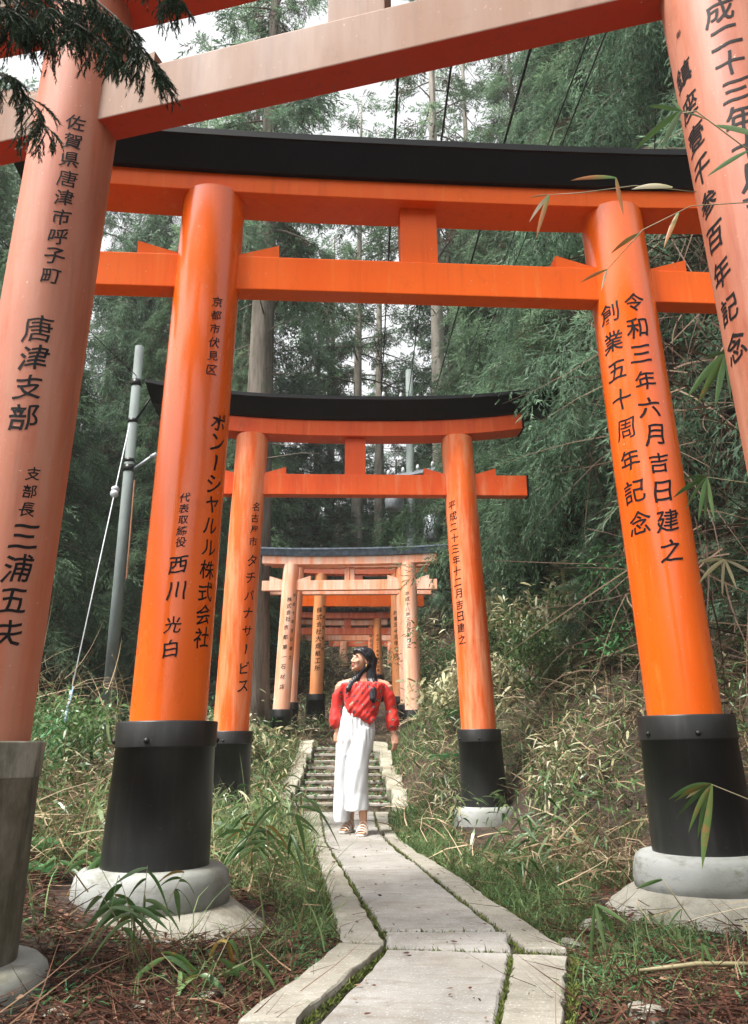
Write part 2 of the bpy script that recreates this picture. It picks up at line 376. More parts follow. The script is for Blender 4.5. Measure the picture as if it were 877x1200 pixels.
# joint lines as functions of y (metres)
def jl(y): return float(ip(y, [3.2, 3.55, 4.2, 6.9, 8.6, 10.2], [-.06, .005, -.03, -.41, -.60, -.70]))
JL = lambda y: float(ip(y, [3.62, 7.0, 10.2], [.045, -.385, -.62]))       # left joint of the main run
JR = lambda y: float(ip(y, [3.38, 7.5, 10.2], [.555, .045, .0]))         # right joint of the main run
OL = lambda y: float(ip(y, [3.45, 6.5, 10.2], [-.115, -.42, -.86]))       # outer left
OR = lambda y: float(ip(y, [3.42, 4.05, 5.9, 7.6, 10.2], [.71, .64, .385, .12, .17]))
g = .008
ys = [3.72, 5.93, 7.0, 8.25, 9.2, 10.12]
for a, b in zip(ys[:-1], ys[1:]):
    slab([(JL(a + g) + g, a + g), (JR(a + g) - g, a + g), (JR(b - g) - g, b - g), (JL(b - g) + g, b - g)], 'slab')
slab([(.055, 3.42), (.50, 3.36), (.545, 3.69), (.05, 3.69)], 'slab')
for a, b in zip([3.48, 5.2, 6.9, 8.6], [5.2, 6.9, 8.6, 10.12]):
    slab([(OL(a + g), a + g), (JL(a + g) - g * 1.5, a + g), (JL(b - g) - g * 1.5, b - g), (OL(b - g), b - g)], 'kerb')
for a, b in zip([3.40, 5.5, 7.05, 8.6], [5.5, 7.05, 8.6, 10.12]):
    slab([(JR(a + g) + g * 1.5, a + g), (OR(a + g), a + g), (OR(b - g), b - g), (JR(b - g) + g * 1.5, b - g)], 'kerb')
# nearer run, turned to the left (widened a little outside the frame)
slab([(.05, 3.385), (.495, 3.325), (.31, 2.45), (-.15, 2.52)], 'slab')
slab([(.505, 3.315), (.70, 3.30), (.50, 2.5), (.32, 2.43)], 'kerb')
slab([(-.125, 3.44), (.035, 3.40), (-.215, 2.50), (-.37, 2.50)], 'kerb', z=.012)
slab([(-.16, 2.50), (.30, 2.43), (.10, 1.4), (-.40, 1.5)], 'slab')
slab([(.315, 2.41), (.49, 2.47), (.30, 1.4), (.12, 1.4)], 'kerb')
slab([(-.38, 2.48), (-.225, 2.48), (-.46, 1.5), (-.62, 1.5)], 'kerb', z=.012)

# ------------------------------------------------------------------ stairs
stairs = bpy.data.objects.new('stairs', None); link(stairs); stairs['kind'] = 'structure'
sy = [10.14 + .3 * i for i in range(9)]; sz = [.09, .155, .232, .300, .381, .466, .540, .624, .707]
for i, (y0, z1) in enumerate(zip(sy, sz)):
    xl, xr = -.93 + .012 * i + random.uniform(-.02, .02), .20 - .028 * i + random.uniform(-.02, .02)
    zb = sz[i - 1] if i else 0
    xs = [xl, xl + (xr - xl) * random.uniform(.3, .42), xl + (xr - xl) * random.uniform(.62, .74), xr]
    for k in range(3):
        p = prism([(xs[k] + .005, y0), (xs[k + 1] - .005, y0 + random.uniform(-.012, .012)), (xs[k + 1] - .005, y0 + .295), (xs[k] + .005, y0 + .295)], z1 - .032, z1 + random.uniform(-.005, .005), jit=.009, sub=.06, bevel=.008)
        p.build('step_slab', M['step'], stairs)
    mb = prism([(xl + .01, y0 + .010), (xr - .01, y0 + .010), (xr - .01, y0 + .31), (xl + .01, y0 + .31)], zb - .05, z1 - .033, jit=.008, sub=.05)
    mb.build('riser', M['riser'], stairs)
for side in (-1, 1):
    rr = random.Random(40 + side); y0 = 9.95
    while y0 < 12.7:
        ly = rr.uniform(.4, .8); z0 = float(ip(y0 + ly / 2, [10, 12.9], [.05, .76])); u = (y0 - 10) / 2.9
        x0 = (-1.05 + .08 * u) if side < 0 else (.30 - .26 * u); wx = rr.uniform(.085, .115)
        prism([(x0 - wx, y0), (x0 + wx, y0 + rr.uniform(-.03, .03)), (x0 + wx * rr.uniform(.8, 1.1), y0 + ly), (x0 - wx * rr.uniform(.8, 1.1), y0 + ly)], z0 - .12, z0 + rr.uniform(.03, .07), jit=.014, sub=.09, bevel=.025, tilt=(rr.uniform(-.1, .1), .25)).build('flank_stone', M['flank'], stairs)
        y0 += ly + .01

# ------------------------------------------------------------------ inscriptions
_glyph = {}
def glyph(ch):
    if ch in _glyph: return _glyph[ch]
    bar = ch == '｜'
    if bar:
        me = bpy.data.meshes.new('g'); me.from_pydata([(.44, .0, 0), (.54, .02, 0), (.56, .72, 0), (.40, .76, 0)], [], [(0, 1, 2, 3)])
    else:
        c = bpy.data.curves.new('g', 'FONT'); c.body = ch; c.resolution_u = 2; c.offset = .003 if ch in '周唐同' else .011
        o = bpy.data.objects.new('g', c); C.objects.link(o)
        dg = bpy.context.evaluated_depsgraph_get(); me = bpy.data.meshes.new_from_object(o.evaluated_get(dg))
        C.objects.unlink(o); bpy.data.objects.remove(o)
    bm = bmesh.new(); bm.from_mesh(me)
    for k in range(1, 12):
        bmesh.ops.bisect_plane(bm, geom=bm.verts[:] + bm.edges[:] + bm.faces[:], plane_co=(k / 12, 0, 0), plane_no=(1, 0, 0))
    for k in range(1, 7):
        bmesh.ops.bisect_plane(bm, geom=bm.verts[:] + bm.edges[:] + bm.faces[:], plane_co=(0, -.1 + k / 7, 0), plane_no=(0, 1, 0))
    bm.verts.ensure_lookup_table()
    V = np.array([v.co[:] for v in bm.verts]); Fs = [[v.index for v in f.verts] for f in bm.faces]; bm.free()
    cx = (V[:, 0].min() + V[:, 0].max()) / 2; cy = (V[:, 1].min() + V[:, 1].max()) / 2
    sz_ = max(.82, V[:, 1].max() - V[:, 1].min(), V[:, 0].max() - V[:, 0].min())
    _glyph[ch] = ((V[:, :2] - [cx, cy]) / sz_, Fs); return _glyph[ch]
def inscription(parent, cols, axis, rad, face_off=.0012, rs=1, single=True):
    rr = random.Random(rs)
    for text, z0, z1, size, ang in cols:
        mb = MB(); n = len(text)
        for i, ch in enumerate(text):
            V, Fs = glyph(ch)
            zc = z0 + (z1 - z0) * (i / (n - 1) if n > 1 else 0)
            sh = rr.uniform(.07, .17); s = size * rr.uniform(.90, 1.02); dx = rr.uniform(-.03, .03) * size; slant = rr.uniform(.02, .1)
            p1, p2 = rr.uniform(0, 6), rr.uniform(0, 6)
            out = []
            for a, b in V:
                a2 = a + .022 * sin(7 * b + p1) + slant * b; b2 = b + sh * a + .022 * sin(8 * a + p2)
                z = zc + b2 * s; r = rad(z) + face_off; c = axis(z); th = R(ang) + (a2 * s + dx) / r
                out.append((c[0] + r * sin(th), c[1] - r * cos(th), z))
            mb.add(out, Fs)
            if single: mb.build('character', M['ink'], parent); mb = MB()
        if not single: mb.build('inscription', M['ink'], parent)['kind'] = 'stuff'

# ------------------------------------------------------------------ torii gates
INS = {'T1L': [('佐賀県唐津市呼子町', 3.042, 2.376, 0.071, 40), ('唐津支部', 2.163, 1.825, 0.103, 34), ('支部長', 1.627, 1.499, 0.052, 55), ('三浦五夫', 1.406, 1.079, 0.096, 56)],
'T1R': [('御鎮座壹千参百年記念', 2.857, 1.796, 0.088, -65), ('平成二十三年十月吉日', 2.97, 2.08, 0.09, -11)],
'T2L': [('京都市伏見区', 2.938, 2.556, 0.06, 29), ('ポン｜シャルル株式会社', 2.291, 1.221, 0.097, 52), ('代表取締役', 1.877, 1.66, 0.05, 4), ('西川', 1.549, 1.429, 0.087, 3), ('光白', 1.271, 1.163, 0.081, 3)],
'T2R': [('令和三年六月吉日建之', 3.002, 1.633, 0.119, -6), ('創業五十周年記念', 2.966, 1.79, 0.12, -53)],
'T3L': [('名古屋市', 2.999, 2.646, 0.092, 38), ('タチバナサ｜ビス', 2.459, 1.265, 0.113, 38)],
'T3R': [('平成二十三年十二月吉日建之', 3.028, 1.693, 0.095, -46)],
'T4L': [('株式会社', 2.952, 2.643, 0.08, 14), ('京都第一石材店', 2.509, 1.596, 0.079, 4), ('平成十年吉日建之', 3.02, 2.048, 0.06, 50)],
'T4R': [('平成十八年三月吉日建之', 3.02, 2.219, 0.073, -10)],
'T5L': [('株式会社大畑紙工所', 3.176, 2.105, 0.111, 4), ('代表取締役', 3.24, 2.462, 0.063, 50)],
'T5R': [('創業五十周年記念', 3.128, 2.337, 0.087, -14), ('平成十九年九月吉日建之', 3.192, 2.306, 0.071, 22)],
'T6R': [('平成二十年五月吉日建之', 3.02, 2.204, 0.06, 0)], 'T7R': [('昭和六十年十月建之', 3.174, 2.304, 0.06, 0)]}

def curved_beam(half, prof, z0, sori, n=28, flare=0.0):
    mb = MB(); rings = []
    for i in range(n + 1):
        u = -1 + 2 * i / n; dz = sori * abs(u) ** 2.6
        rings.append([Vector((u * (half + flare * pz), py, z0 + pz + dz)) for py, pz in prof])
    mb.loft(rings, True); return mb

def torii(key, label, cx, cy, cz, yaw, tilt, half, lean, zn, zt, rad, mats, nuki=(.20, .12), nuki_half=1.56, cap_half=1.95,
          shim=(.15, .25), kas=(.22, .46), sl=None, sori=.10, gaku=.2, footing=None, roof='black', cap_ends=True, sleeve_mat='black_sleeve', top_half=None, wedge=True, nuki_off=0):
    root = empty('torii_gate', (cx, cy, cz), label, 'torii gate', 'vermilion torii gates over the path', rz=yaw, tilt=tilt)
    mp, mbm, mk = mats
    top_half = top_half or cap_half - .22
    for side, tagc in ((-1, 'L'), (1, 'R')):
        ax = lambda z, side=side: (side * (half - z * tan(lean)), 0.0)
        rz_ = lambda z: rad * (1.0 - .035 * (z / zt))
        s0, s1, r0, r1 = sl[side]
        mb = MB(); n = 48; rings = []
        for k in range(15):
            z = (s1 - .06) + (zt + .02 - s1 + .06) * k / 14; c = ax(z); r = rz_(z)
            rings.append([Vector((c[0] + r * cos(2 * pi * j / n), c[1] + r * sin(2 * pi * j / n), z)) for j in range(n)])
        mb.loft(rings, False); mb.add(rings[-1], [tuple(range(n))]); pil = mb.build('pillar', M[mp], root, smooth=True)
        if key + tagc in INS:
            cols = [(t_, a_ - cz, b_ - cz, s_, g_) for t_, a_, b_, s_, g_ in INS[key + tagc]]
            inscription(pil, cols, ax, rz_, rs=hash_(key + tagc), single=key in ('T1', 'T2', 'T3'))
        # sleeve
        mb = MB(); rings = []
        prof = [(s0, r0), (s0 + .15 * (s1 - s0), r0 * .995), (s1 - .115, r1 * 1.000), (s1 - .1148, r1 * 1.008), (s1 - .112, r1 * 1.026), (s1 - .108, r1 * 1.026), (s1 - .006, r1 * 1.026), (s1, r1 * 1.012), (s1 + .0005, r1 * .985), (s1 + .0005, rad * 1.0)]
        for z, r in prof:
            c = ax(z); rings.append([Vector((c[0] + r * cos(2 * pi * j / n), r * sin(2 * pi * j / n), z)) for j in range(n)])
        mb.loft(rings, False); s_o = mb.build('base_sleeve', M[sleeve_mat], root, smooth=True)
        s_o.data.polygons.foreach_set('use_smooth', [False if (len(s_o.data.polygons) - i) <= n * 2 else True for i in range(len(s_o.data.polygons))])
        for a_ in ((38, 130, 220, 310) if key == 'T1' else (-8, 100, 200, 290) if cy < 9 else ()):
            bb = MB(); z = s1 - .15 if key == 'T1' else s1 - .165; z = s1 - .085; c = ax(z); r = r1 * 1.02; th = R(a_) - yaw
            p = Vector((c[0] + r * sin(th), -r * cos(th), z)); d = Vector((sin(th), -cos(th), 0))
            bb.tube([p - d * .004, p + d * .006, p + d * .011, p + d * .013], [.013, .013, .009, .003], 10)
            bb.build('bolt', M['bolt'], s_o, smooth=True)
        if footing:
            f_r, f_z0, f_z1, b_r = footing
            c = ax(0)
            mb = MB(); rings = []; h = f_z1 - f_z0
            for z, r in [(f_z0 - .03, f_r * 1.0), (f_z0 + .25 * h, f_r * 1.02), (f_z0 + .6 * h, f_r), (f_z0 + .85 * h, f_r * .965), (f_z1 - .004, f_r * .90), (f_z1 + .002, r0 * .9)]:
                rings.append([Vector((c[0] + r * cos(2 * pi * j / n), r * sin(2 * pi * j / n), z)) for j in range(n)])
            mb.loft(rings, True); mb.build('footing_ring', M['ring'], root, smooth=True)
            if b_r:
                rr = random.Random(hash_(key + tagc) + 5); ph = [rr.uniform(0, 6) for _ in range(5)]
                mb = MB(); rings = []; nn = 72
                for k in range(17):
                    u = k / 16
                    ring = []
                    for j in range(nn):
                        th = 2 * pi * j / nn
                        w_ = 1 + .09 * sin(2 * th + ph[0]) + .06 * sin(3 * th + ph[1]) + .035 * sin(5 * th + ph[2]) + .02 * sin(9 * th + ph[3]) + .012 * sin(17 * th + ph[4])
                        r = f_r * .9 + (b_r - f_r * .9) * u * w_
                        z = f_z0 - .002 - .012 * u + .010 * u * (sin(23 * th + 31 * u) + sin(37 * th - 19 * u + ph[2]) + sin(13 * th + 47 * u + ph[3])) * .6 - (f_z0 + .10) * smooth01(u * 1.05 - .05) ** .9 + u * (.012 * sin(4 * th + 4 * u + ph[1]) + .005 * sin(11 * th + 9 * u))
                        ring.append(Vector((c[0] + r * cos(th), r * sin(th), z)))
                    rings.append(ring)
                mb.loft(rings[::-1], True); mb.build('footing_pad', M['concrete'], root, smooth=True)
    # nuki (tie beam), one stick through both pillars
    nh, nd = nuki
    mb = MB(); mb.box((-nuki_half, -nd / 2, zn), (nuki_half, nd / 2, zn + nh)); tb = mb.build('tie_beam', M[mbm], root, bevel=.006)
    if cap_ends:
        for s in (-1, 1):
            mb = MB(); x0 = s * (nuki_half + .001); x1 = s * (nuki_half + .02)
            mb.box((min(x0, x1), -nd / 2 - .006, zn - .006), (max(x0, x1), nd / 2 + .006, zn + nh + .006)); mb.build('end_cap', M['black'], tb)
    if wedge:
        for s in (-1, 1):
            for q in (-1, 1):
                zz = zn + nh + .001; xc = s * (half - zz * tan(lean)); a = xc + q * rad * .94; b = xc + q * (rad + .20)
                mb = MB(); wd = nd * .42
                mb.loft([[Vector((a, -wd, zz)), Vector((a, wd, zz)), Vector((a, wd, zz + .012)), Vector((a, -wd, zz + .012))],
                         [Vector((b, -wd, zz)), Vector((b, wd, zz)), Vector((b, wd, zz + .075)), Vector((b, -wd, zz + .075))]]); mb.build('wedge', M[mbm], tb)
    # shimaki (lower lintel) and kasagi (black roof beam)
    sh, sd = shim
    prof = [(-sd / 2, 0), (sd / 2, 0), (sd / 2, sh), (-sd / 2, sh)]
    lb = curved_beam(top_half, prof, zt, sori * (top_half / cap_half) ** 2.6)
    lint = lb.build('lintel', M[mbm], root, bevel=.005)
    if cap_ends:
        for s in (-1, 1):
            mb = MB(); e = sori * (top_half / cap_half) ** 2.6; x0 = s * (top_half + .001); x1 = s * (top_half + .018)
            mb.box((min(x0, x1), -sd / 2 - .005, zt + e - .005), (max(x0, x1), sd / 2 + .005, zt + e + sh - .012)); mb.build('end_cap', M['black'], lint)
    kh, kd = kas
    prof = [(-sd / 2 - .03, .001), (sd / 2 + .03, .001), (kd / 2, kh * .72), (kd / 2 + .012, kh * .74), (kd / 2 + .012, kh * .92), (0, kh * 1.25), (-kd / 2 - .012, kh * .92), (-kd / 2 - .012, kh * .74), (-kd / 2, kh * .72)]
    kb = curved_beam(cap_half, prof, zt + sh, sori, flare=.25)
    k_o = kb.build('roof_beam', M[mk], root)
    # gakuzuka (centre strut)
    mb = MB(); mb.box((-gaku / 2, -.05, zn + nh + .001), (gaku / 2, .05, zt - .001)); mb.build('centre_strut', M[mbm], root, bevel=.004)
    return root, k_o
_h = {}
def hash_(s): return sum(ord(c) * (i + 3) for i, c in enumerate(s))

S = lambda l, r: {-1: l, 1: r}
torii('T1', 'nearest gate, chalky salmon pink, cut off by the left, top and right edges', -.038, 2.481, 0, -.274, -.0047, 1.356, .0478, 3.096, 3.70, .165,
      ('faded', 'faded_shaded_beam', 'black'), nuki=(.205, .125), nuki_half=1.95, cap_half=2.3, shim=(.17, .24), sl=S((.075, .74, .218, .208), (.075, .74, .218, .208)),
      footing=(.325, -.07, .080, 0), gaku=.22, sleeve_mat='grey_sleeve')
T2, _ = torii('T2', 'brightest glossy orange gate with black drum bases on round concrete footings', .293, 4.05, 0, .0836, -.0143, 1.27, .0385, 3.073, 3.615, .176,
      ('bright', 'bright_beam', 'black'), nuki=(.20, .115), nuki_half=1.86, cap_half=2.2, top_half=1.98, shim=(.112, .25), kas=(.205, .46), sl=S((.225, .846, .235, .222), (.225, .846, .235, .222)),
      footing=(.335, .085, .232, .70), gaku=.205, sori=.055)
torii('T3', 'orange gate just behind the woman with wide black roof beam', -.164, 8.0, 0, .0481, -.0083, 1.192, .0374, 3.150, 3.757, .166,
      ('mid', 'mid_beam', 'black'), nuki=(.215, .12), nuki_half=1.745, cap_half=2.06, top_half=1.72, shim=(.165, .24), kas=(.20, .62), sl=S((.16, .865, .215, .20), (.16, .865, .215, .20)),
      footing=(.29, -.04, .185, 0), gaku=.21, sori=.16)
torii('T4', 'pale peeling gate at the top of the steps with blue black roof', -.4166, 13.0, .6, -.093, .0068, 1.043, .0359, 2.509, 2.915, .132,
      ('pale', 'pale', 'slate_roof'), nuki=(.16, .10), nuki_half=1.40, cap_half=1.66, top_half=1.40, shim=(.13, .2), kas=(.13, .34), sl=S((.14, .66, .165, .165), (.30, .66, .15, .15)),
      gaku=.0001, sori=.05, cap_ends=False, wedge=True)
torii('T4b', 'bleached pink gate directly behind the peeling blue roofed gate', -.42, 14.0, .8, -.02, 0, .975, .033, 2.415, 2.88, .10,
      ('pale', 'pale', 'black'), nuki=(.10, .10), nuki_half=1.40, cap_half=1.5, top_half=1.36, shim=(.12, .2), kas=(.10, .3), sl=S((.2, .62, .13, .13), (.3, .60, .125, .125)),
      gaku=.17, sori=.04, cap_ends=False, wedge=False)
torii('T5', 'vivid orange gate with one thick pillar past the top of the steps', -.30, 15.5, 1.0, .01, 0, .775, .022, 2.255, 2.86, .122,
      ('paleorange', 'bright', 'black'), nuki=(.225, .12), nuki_half=1.24, cap_half=1.55, top_half=1.3, shim=(.13, .22), kas=(.16, .36), sl=S((.12, .64, .18, .175), (.25, .60, .14, .14)),
      gaku=.17, sori=.06, cap_ends=False, wedge=False)
T6_, _ = torii('T6', 'small dull red gate with shaggy bark roof, sixth up the path', -.5775, 18.0, 1.5, 0, 0, .68, .02, 1.55, 1.90, .098,
      ('paleorange', 'deep', 'bark_roof'), nuki=(.15, .1), nuki_half=1.05, cap_half=1.36, top_half=1.1, shim=(.13, .2), kas=(.15, .42), sl=S((.1, .7, .12, .12), (.1, .7, .12, .12)),
      gaku=.15, sori=.04, cap_ends=False, wedge=False)
torii('T7', 'low pinkish gate nearly hidden behind the bark roofed one', -.689, 19.2, 1.8, 0, 0, .64, .02, 1.27, 1.62, .07,
      ('pale', 'pale', 'bark_roof'), nuki=(.15, .1), nuki_half=1.06, cap_half=1.2, top_half=1.0, shim=(.12, .18), kas=(.1, .3), sl=S((.1, .5, .1, .1), (.1, .5, .1, .1)),
      gaku=.13, sori=.04, cap_ends=False, wedge=False)
torii('T8', 'farthest gate, white pink pillars seen beside the woman\'s head', -.164, 21.5, 2.2, 0, 0, .63, .02, 1.0, 1.36, .11,
      ('pale', 'deep', 'bark_roof'), nuki=(.14, .1), nuki_half=1.0, cap_half=1.2, top_half=1.0, shim=(.12, .18), kas=(.1, .3), sl=S((.08, .49, .165, .165), (.08, .49, .14, .14)),
      gaku=.13, sori=.04, cap_ends=False, wedge=False)
# ------------------------------------------------------------------ foliage
def spray(r, L=.5, n=9, wid=.006, spread=50, droop=.55):
    """one feathery conifer spray lying along +X: an axis, n side twigs, five leaflets on each; (N,3,3) triangles"""
    out = []
    def leaf(b, d, ln):
        pw = np.cross(d, [r.uniform(-.6, .6), r.uniform(-.6, .6), 1]); pw /= np.linalg.norm(pw) + 1e-9
        out.append([b - pw * wid, b + pw * wid, b + d * ln])
    for i in range(n):
        s = (i + r.uniform(0, 1)) / n * L; side = 1 if i % 2 else -1
        a = side * R(r.uniform(spread - 20, spread + 12)) * (1 - .5 * s / L); lt = L * (.42 * (1 - s / L) + .20) * r.uniform(.8, 1.2)
        b = np.array([s, 0, -droop * s * s / L]); dz = -droop * .7 * (s / L + .3) + r.uniform(-.2, .2)
        d = np.array([cos(a), sin(a), dz]); d /= np.linalg.norm(d)
        for k in range(4):
            a2 = a + (1 if k % 2 else -1) * R(r.uniform(22, 42)); d2 = np.array([cos(a2), sin(a2), dz + r.uniform(-.2, .2)]); d2 /= np.linalg.norm(d2)
            leaf(b + d * lt * (.12 + .2 * k), d2, lt * r.uniform(.36, .5))
        leaf(b + d * lt * .45, d, lt * .62)
    for i in range(2):
        s0 = L * i / 2; s1 = L * (i + 1) / 2 + .02
        out.append([(s0, -.005, -droop * s0 * s0 / L), (s0, .005, -droop * s0 * s0 / L), (s1, 0, -droop * s1 * s1 / L)])
    return np.array(out)
def rot_xyz(yaw, pitch, roll):
    cy, sy, cp, sp, cr, sr = np.cos(yaw), np.sin(yaw), np.cos(pitch), np.sin(pitch), np.cos(roll), np.sin(roll)
    Z = np.zeros_like(cy); O = np.ones_like(cy)
    Rz = np.stack([cy, -sy, Z, sy, cy, Z, Z, Z, O], -1).reshape(-1, 3, 3)
    Ry = np.stack([cp, Z, sp, Z, O, Z, -sp, Z, cp], -1).reshape(-1, 3, 3)
    Rx = np.stack([O, Z, Z, Z, cr, -sr, Z, sr, cr], -1).reshape(-1, 3, 3)
    return Rz @ Ry @ Rx
def place_sprays(protos, P, yaw, pitch, roll, scale, tone):
    """P (M,3) etc. -> triangles and tone"""
    Vs = []; Ts = []
    which = np.arange(len(P)) % len(protos)
    Rm = rot_xyz(yaw, pitch, roll) * scale[:, None, None]
    for k, pr_ in enumerate(protos):
        m = which == k
        V = np.einsum('mij,nkj->mnki', Rm[m], pr_) + P[m][:, None, None, :]
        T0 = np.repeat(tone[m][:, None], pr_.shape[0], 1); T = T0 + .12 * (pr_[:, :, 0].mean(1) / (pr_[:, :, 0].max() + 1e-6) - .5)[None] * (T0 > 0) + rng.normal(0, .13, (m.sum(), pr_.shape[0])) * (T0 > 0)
        Vs.append(V.reshape(-1, 3, 3)); Ts.append(T.reshape(-1))
    return np.concatenate(Vs), np.clip(np.concatenate(Ts), 0, 1)

def crown_mesh(name, mat, H0, H1, rad, nb, M_, L=.5, n=24, wid=.018, droop=.5, shape=1.0, hang=.3, seed=1, up=.1):
    """branches leave the axis between heights H0 and H1; sprays hang along them. returns mesh + branch list"""
    r = random.Random(seed); g = np.random.default_rng(seed)
    protos = [spray(r, L, n, wid, 50, droop) for _ in range(5)]
    brs = []; P = []; yaw = []; pitch = []; sc_ = []; tone = []
    for b in range(nb):
        u = (b + r.uniform(0, 1)) / nb; z = H0 + (H1 - H0) * u
        Lb = rad * ((1 - u) ** shape * .9 + .14) * r.uniform(.6, 1.15)
        a = b * 2.399 + r.uniform(-.5, .5); sag = r.uniform(.15, .45) * hang / .3
        brs.append((z, a, Lb, sag, u))
        k = max(3, int(M_ / nb * Lb / (rad * .55)))
        bt = r.uniform(-.24, .20)
        for _ in range(k):
            t_ = r.uniform(.18, 1.0) ** .75; d = Lb * t_
            px, py = d * cos(a), d * sin(a); pz = z + up * d - sag * d * d / max(.6, Lb)
            off = g.normal(0, .06 + .075 * Lb * t_ * .5, 3); off[2] = -abs(off[2]) * 1.3 + .05
            P.append((px + off[0], py + off[1], pz + off[2])); yaw.append(a + g.normal(0, .75)); pitch.append(.10 + g.normal(0, .42) + hang)
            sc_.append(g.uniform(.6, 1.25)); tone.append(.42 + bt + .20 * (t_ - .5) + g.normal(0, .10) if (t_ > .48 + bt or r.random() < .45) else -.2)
    P = np.array(P); V, T = place_sprays(protos, P, np.array(yaw), np.array(pitch), g.normal(0, .5, len(P)), np.array(sc_), np.array(tone))
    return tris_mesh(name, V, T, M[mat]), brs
def trunk_mesh(name, H, r0, brs, mat='bark', r1=.03, wob=.05, seed=1, stubs=0, limb_r=.028, maxlimb=60):
    r = random.Random(seed); mb = MB(); pts = []; rads = []
    k = 16; ph = [r.uniform(0, 6) for _ in range(2)]
    for i in range(k + 1):
        u = i / k; pts.append((wob * sin(3 * u + ph[0]) - wob * sin(ph[0]), wob * sin(2.3 * u + ph[1]) - wob * sin(ph[1]), -.6 + (H + .6) * u))
        rads.append((r0 * (1 - u) + r1) * (1 + .55 * math.exp(-max(0, (H * u)) / .5)))
    n = 18; rings = []
    for i, (p, q) in enumerate(zip(pts, rads)):
        rings.append([Vector((p[0] + q * (1 + .07 * sin(5 * 2 * pi * j / n + ph[0]) + .04 * sin(8 * 2 * pi * j / n)) * cos(2 * pi * j / n), p[1] + q * (1 + .07 * sin(5 * 2 * pi * j / n + ph[0])) * sin(2 * pi * j / n), p[2])) for j in range(n)])
    mb.loft(rings); me_t = mb.mesh(name, M[mat], True)
    mb = MB()
    step = max(1, len(brs) // maxlimb)
    for (z, a, Lb, sag, u) in brs[::step]:
        pp = []
        for q in range(5):
            d = Lb * .92 * q / 4; pp.append((d * cos(a), d * sin(a), z + .1 * d - sag * d * d / max(.6, Lb)))
        w0 = limb_r * (1.2 - u) + .006; mb.tube(pp, [w0, w0 * .8, w0 * .6, w0 * .4, .004], 5, False)
    for i in range(stubs):
        z = r.uniform(1.5, H * .6); a = r.uniform(0, 6.28); L_ = r.uniform(.3, 1.4)
        pp = [(cos(a) * L_ * q / 3 + (q and r.uniform(-.05, .05)), sin(a) * L_ * q / 3, z - .12 * L_ * q * q / 9 + r.uniform(-.03, .03)) for q in range(4)]
        mb.tube(pp, [.022, .014, .009, .003], 4, False)
    return me_t, (mb.mesh('limbs', M['bark'], True) if mb.v else None)

PR = {}
def proto(key, cr, tr):
    cm, brs = crown_mesh('crown', **cr); tm, lm = trunk_mesh('trunk', brs=brs, **tr); PR[key] = (cm, tm, lm)
# full trees, foliage nearly to the ground, near enough to show the sprays
proto('full', dict(mat='cypress', H0=.5, H1=11.5, rad=2.6, nb=170, M_=6800, L=.40, n=9, wid=.0085, droop=.7, hang=.4, seed=3), dict(H=11.5, r0=.17, seed=3))
proto('drape', dict(mat='cypress_dark', H0=1.2, H1=13, rad=2.9, nb=190, M_=7200, L=.44, n=9, wid=.0085, droop=1.0, hang=.65, seed=5, shape=.8), dict(H=13, r0=.2, seed=5))
proto('tall', dict(mat='cypress', H0=9.5, H1=21, rad=2.6, nb=80, M_=2600, L=.38, n=7, wid=.012, droop=.5, hang=.25, seed=8, shape=.8), dict(H=21, r0=.27, seed=8, stubs=30))
proto('far', dict(mat='cypress_light', H0=3.5, H1=16, rad=2.7, nb=70, M_=2200, L=.5, n=6, wid=.019, droop=.4, hang=.2, seed=12, shape=.7), dict(H=16, r0=.22, seed=12, stubs=8))
proto('sparse', dict(mat='cypress', H0=9, H1=22, rad=2.2, nb=44, M_=700, L=.5, n=7, wid=.016, droop=.4, hang=.15, seed=21, shape=.55), dict(H=22, r0=.2, mat='bark_pale', seed=21, stubs=36))
proto('mast', dict(mat='cypress_dark', H0=8.2, H1=19, rad=2.0, nb=50, M_=1100, L=.40, n=8, wid=.011, droop=.6, hang=.4, seed=17, shape=.7), dict(H=20, r0=.29, seed=17, stubs=44))
proto('bush', dict(mat='cypress_light', H0=.2, H1=4.5, rad=1.7, nb=70, M_=2200, L=.26, n=7, wid=.009, droop=.4, hang=.1, seed=31, shape=.6), dict(H=4.5, r0=.07, seed=31))
G_TREES = 'conifers on the slopes around the path'
def tree(name, key, x, y, s, rz, label, sx=1.0, dz=0, group=G_TREES, crownmat=None, lean=(0, 0)):
    cm, tm, lm = PR[key]
    root = empty(name, (x, y, gz(x, y) + dz), label, 'tree', group, rz=rz)
    root.rotation_euler = (lean[0], lean[1], rz); root.scale = (s * sx, s * sx, s)
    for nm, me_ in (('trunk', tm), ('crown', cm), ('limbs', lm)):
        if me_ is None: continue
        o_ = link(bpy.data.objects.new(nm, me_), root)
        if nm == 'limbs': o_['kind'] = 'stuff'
    return root
# right-hand wall
tree('cypress_tree', 'drape', 4.15, 8.4, .95, .4, 'dark drooping cypress whose fronds touch the right end of the second black roof beam')
tree('cypress_tree', 'full', 3.55, 11.0, .95, 2.0, 'dense cypress right of the woman, rising over the straw coloured bamboo grass bank')
tree('cypress_tree', 'drape', 5.6, 6.6, 1.05, 3.1, 'dark draped cypress at the right edge, behind the bright orange gate')
tree('cypress_tree', 'drape', 4.6, 13.2, 1.15, 5.0, 'tall draped cypress in the upper right, above the bright orange gate')
tree('cypress_tree', 'full', 6.6, 10.3, 1.3, 1.0, 'tall dense cypress filling the top right corner behind the pink pillar')
tree('cypress_tree', 'full', 3.4, 16.5, 1.15, .2, 'cypress above the right end of the blue black roof')
tree('cypress_tree', 'drape', 8.2, 15.6, 1.5, 2.2, 'very tall dark cypress on the right skyline between the orange lintel and pink pillar')
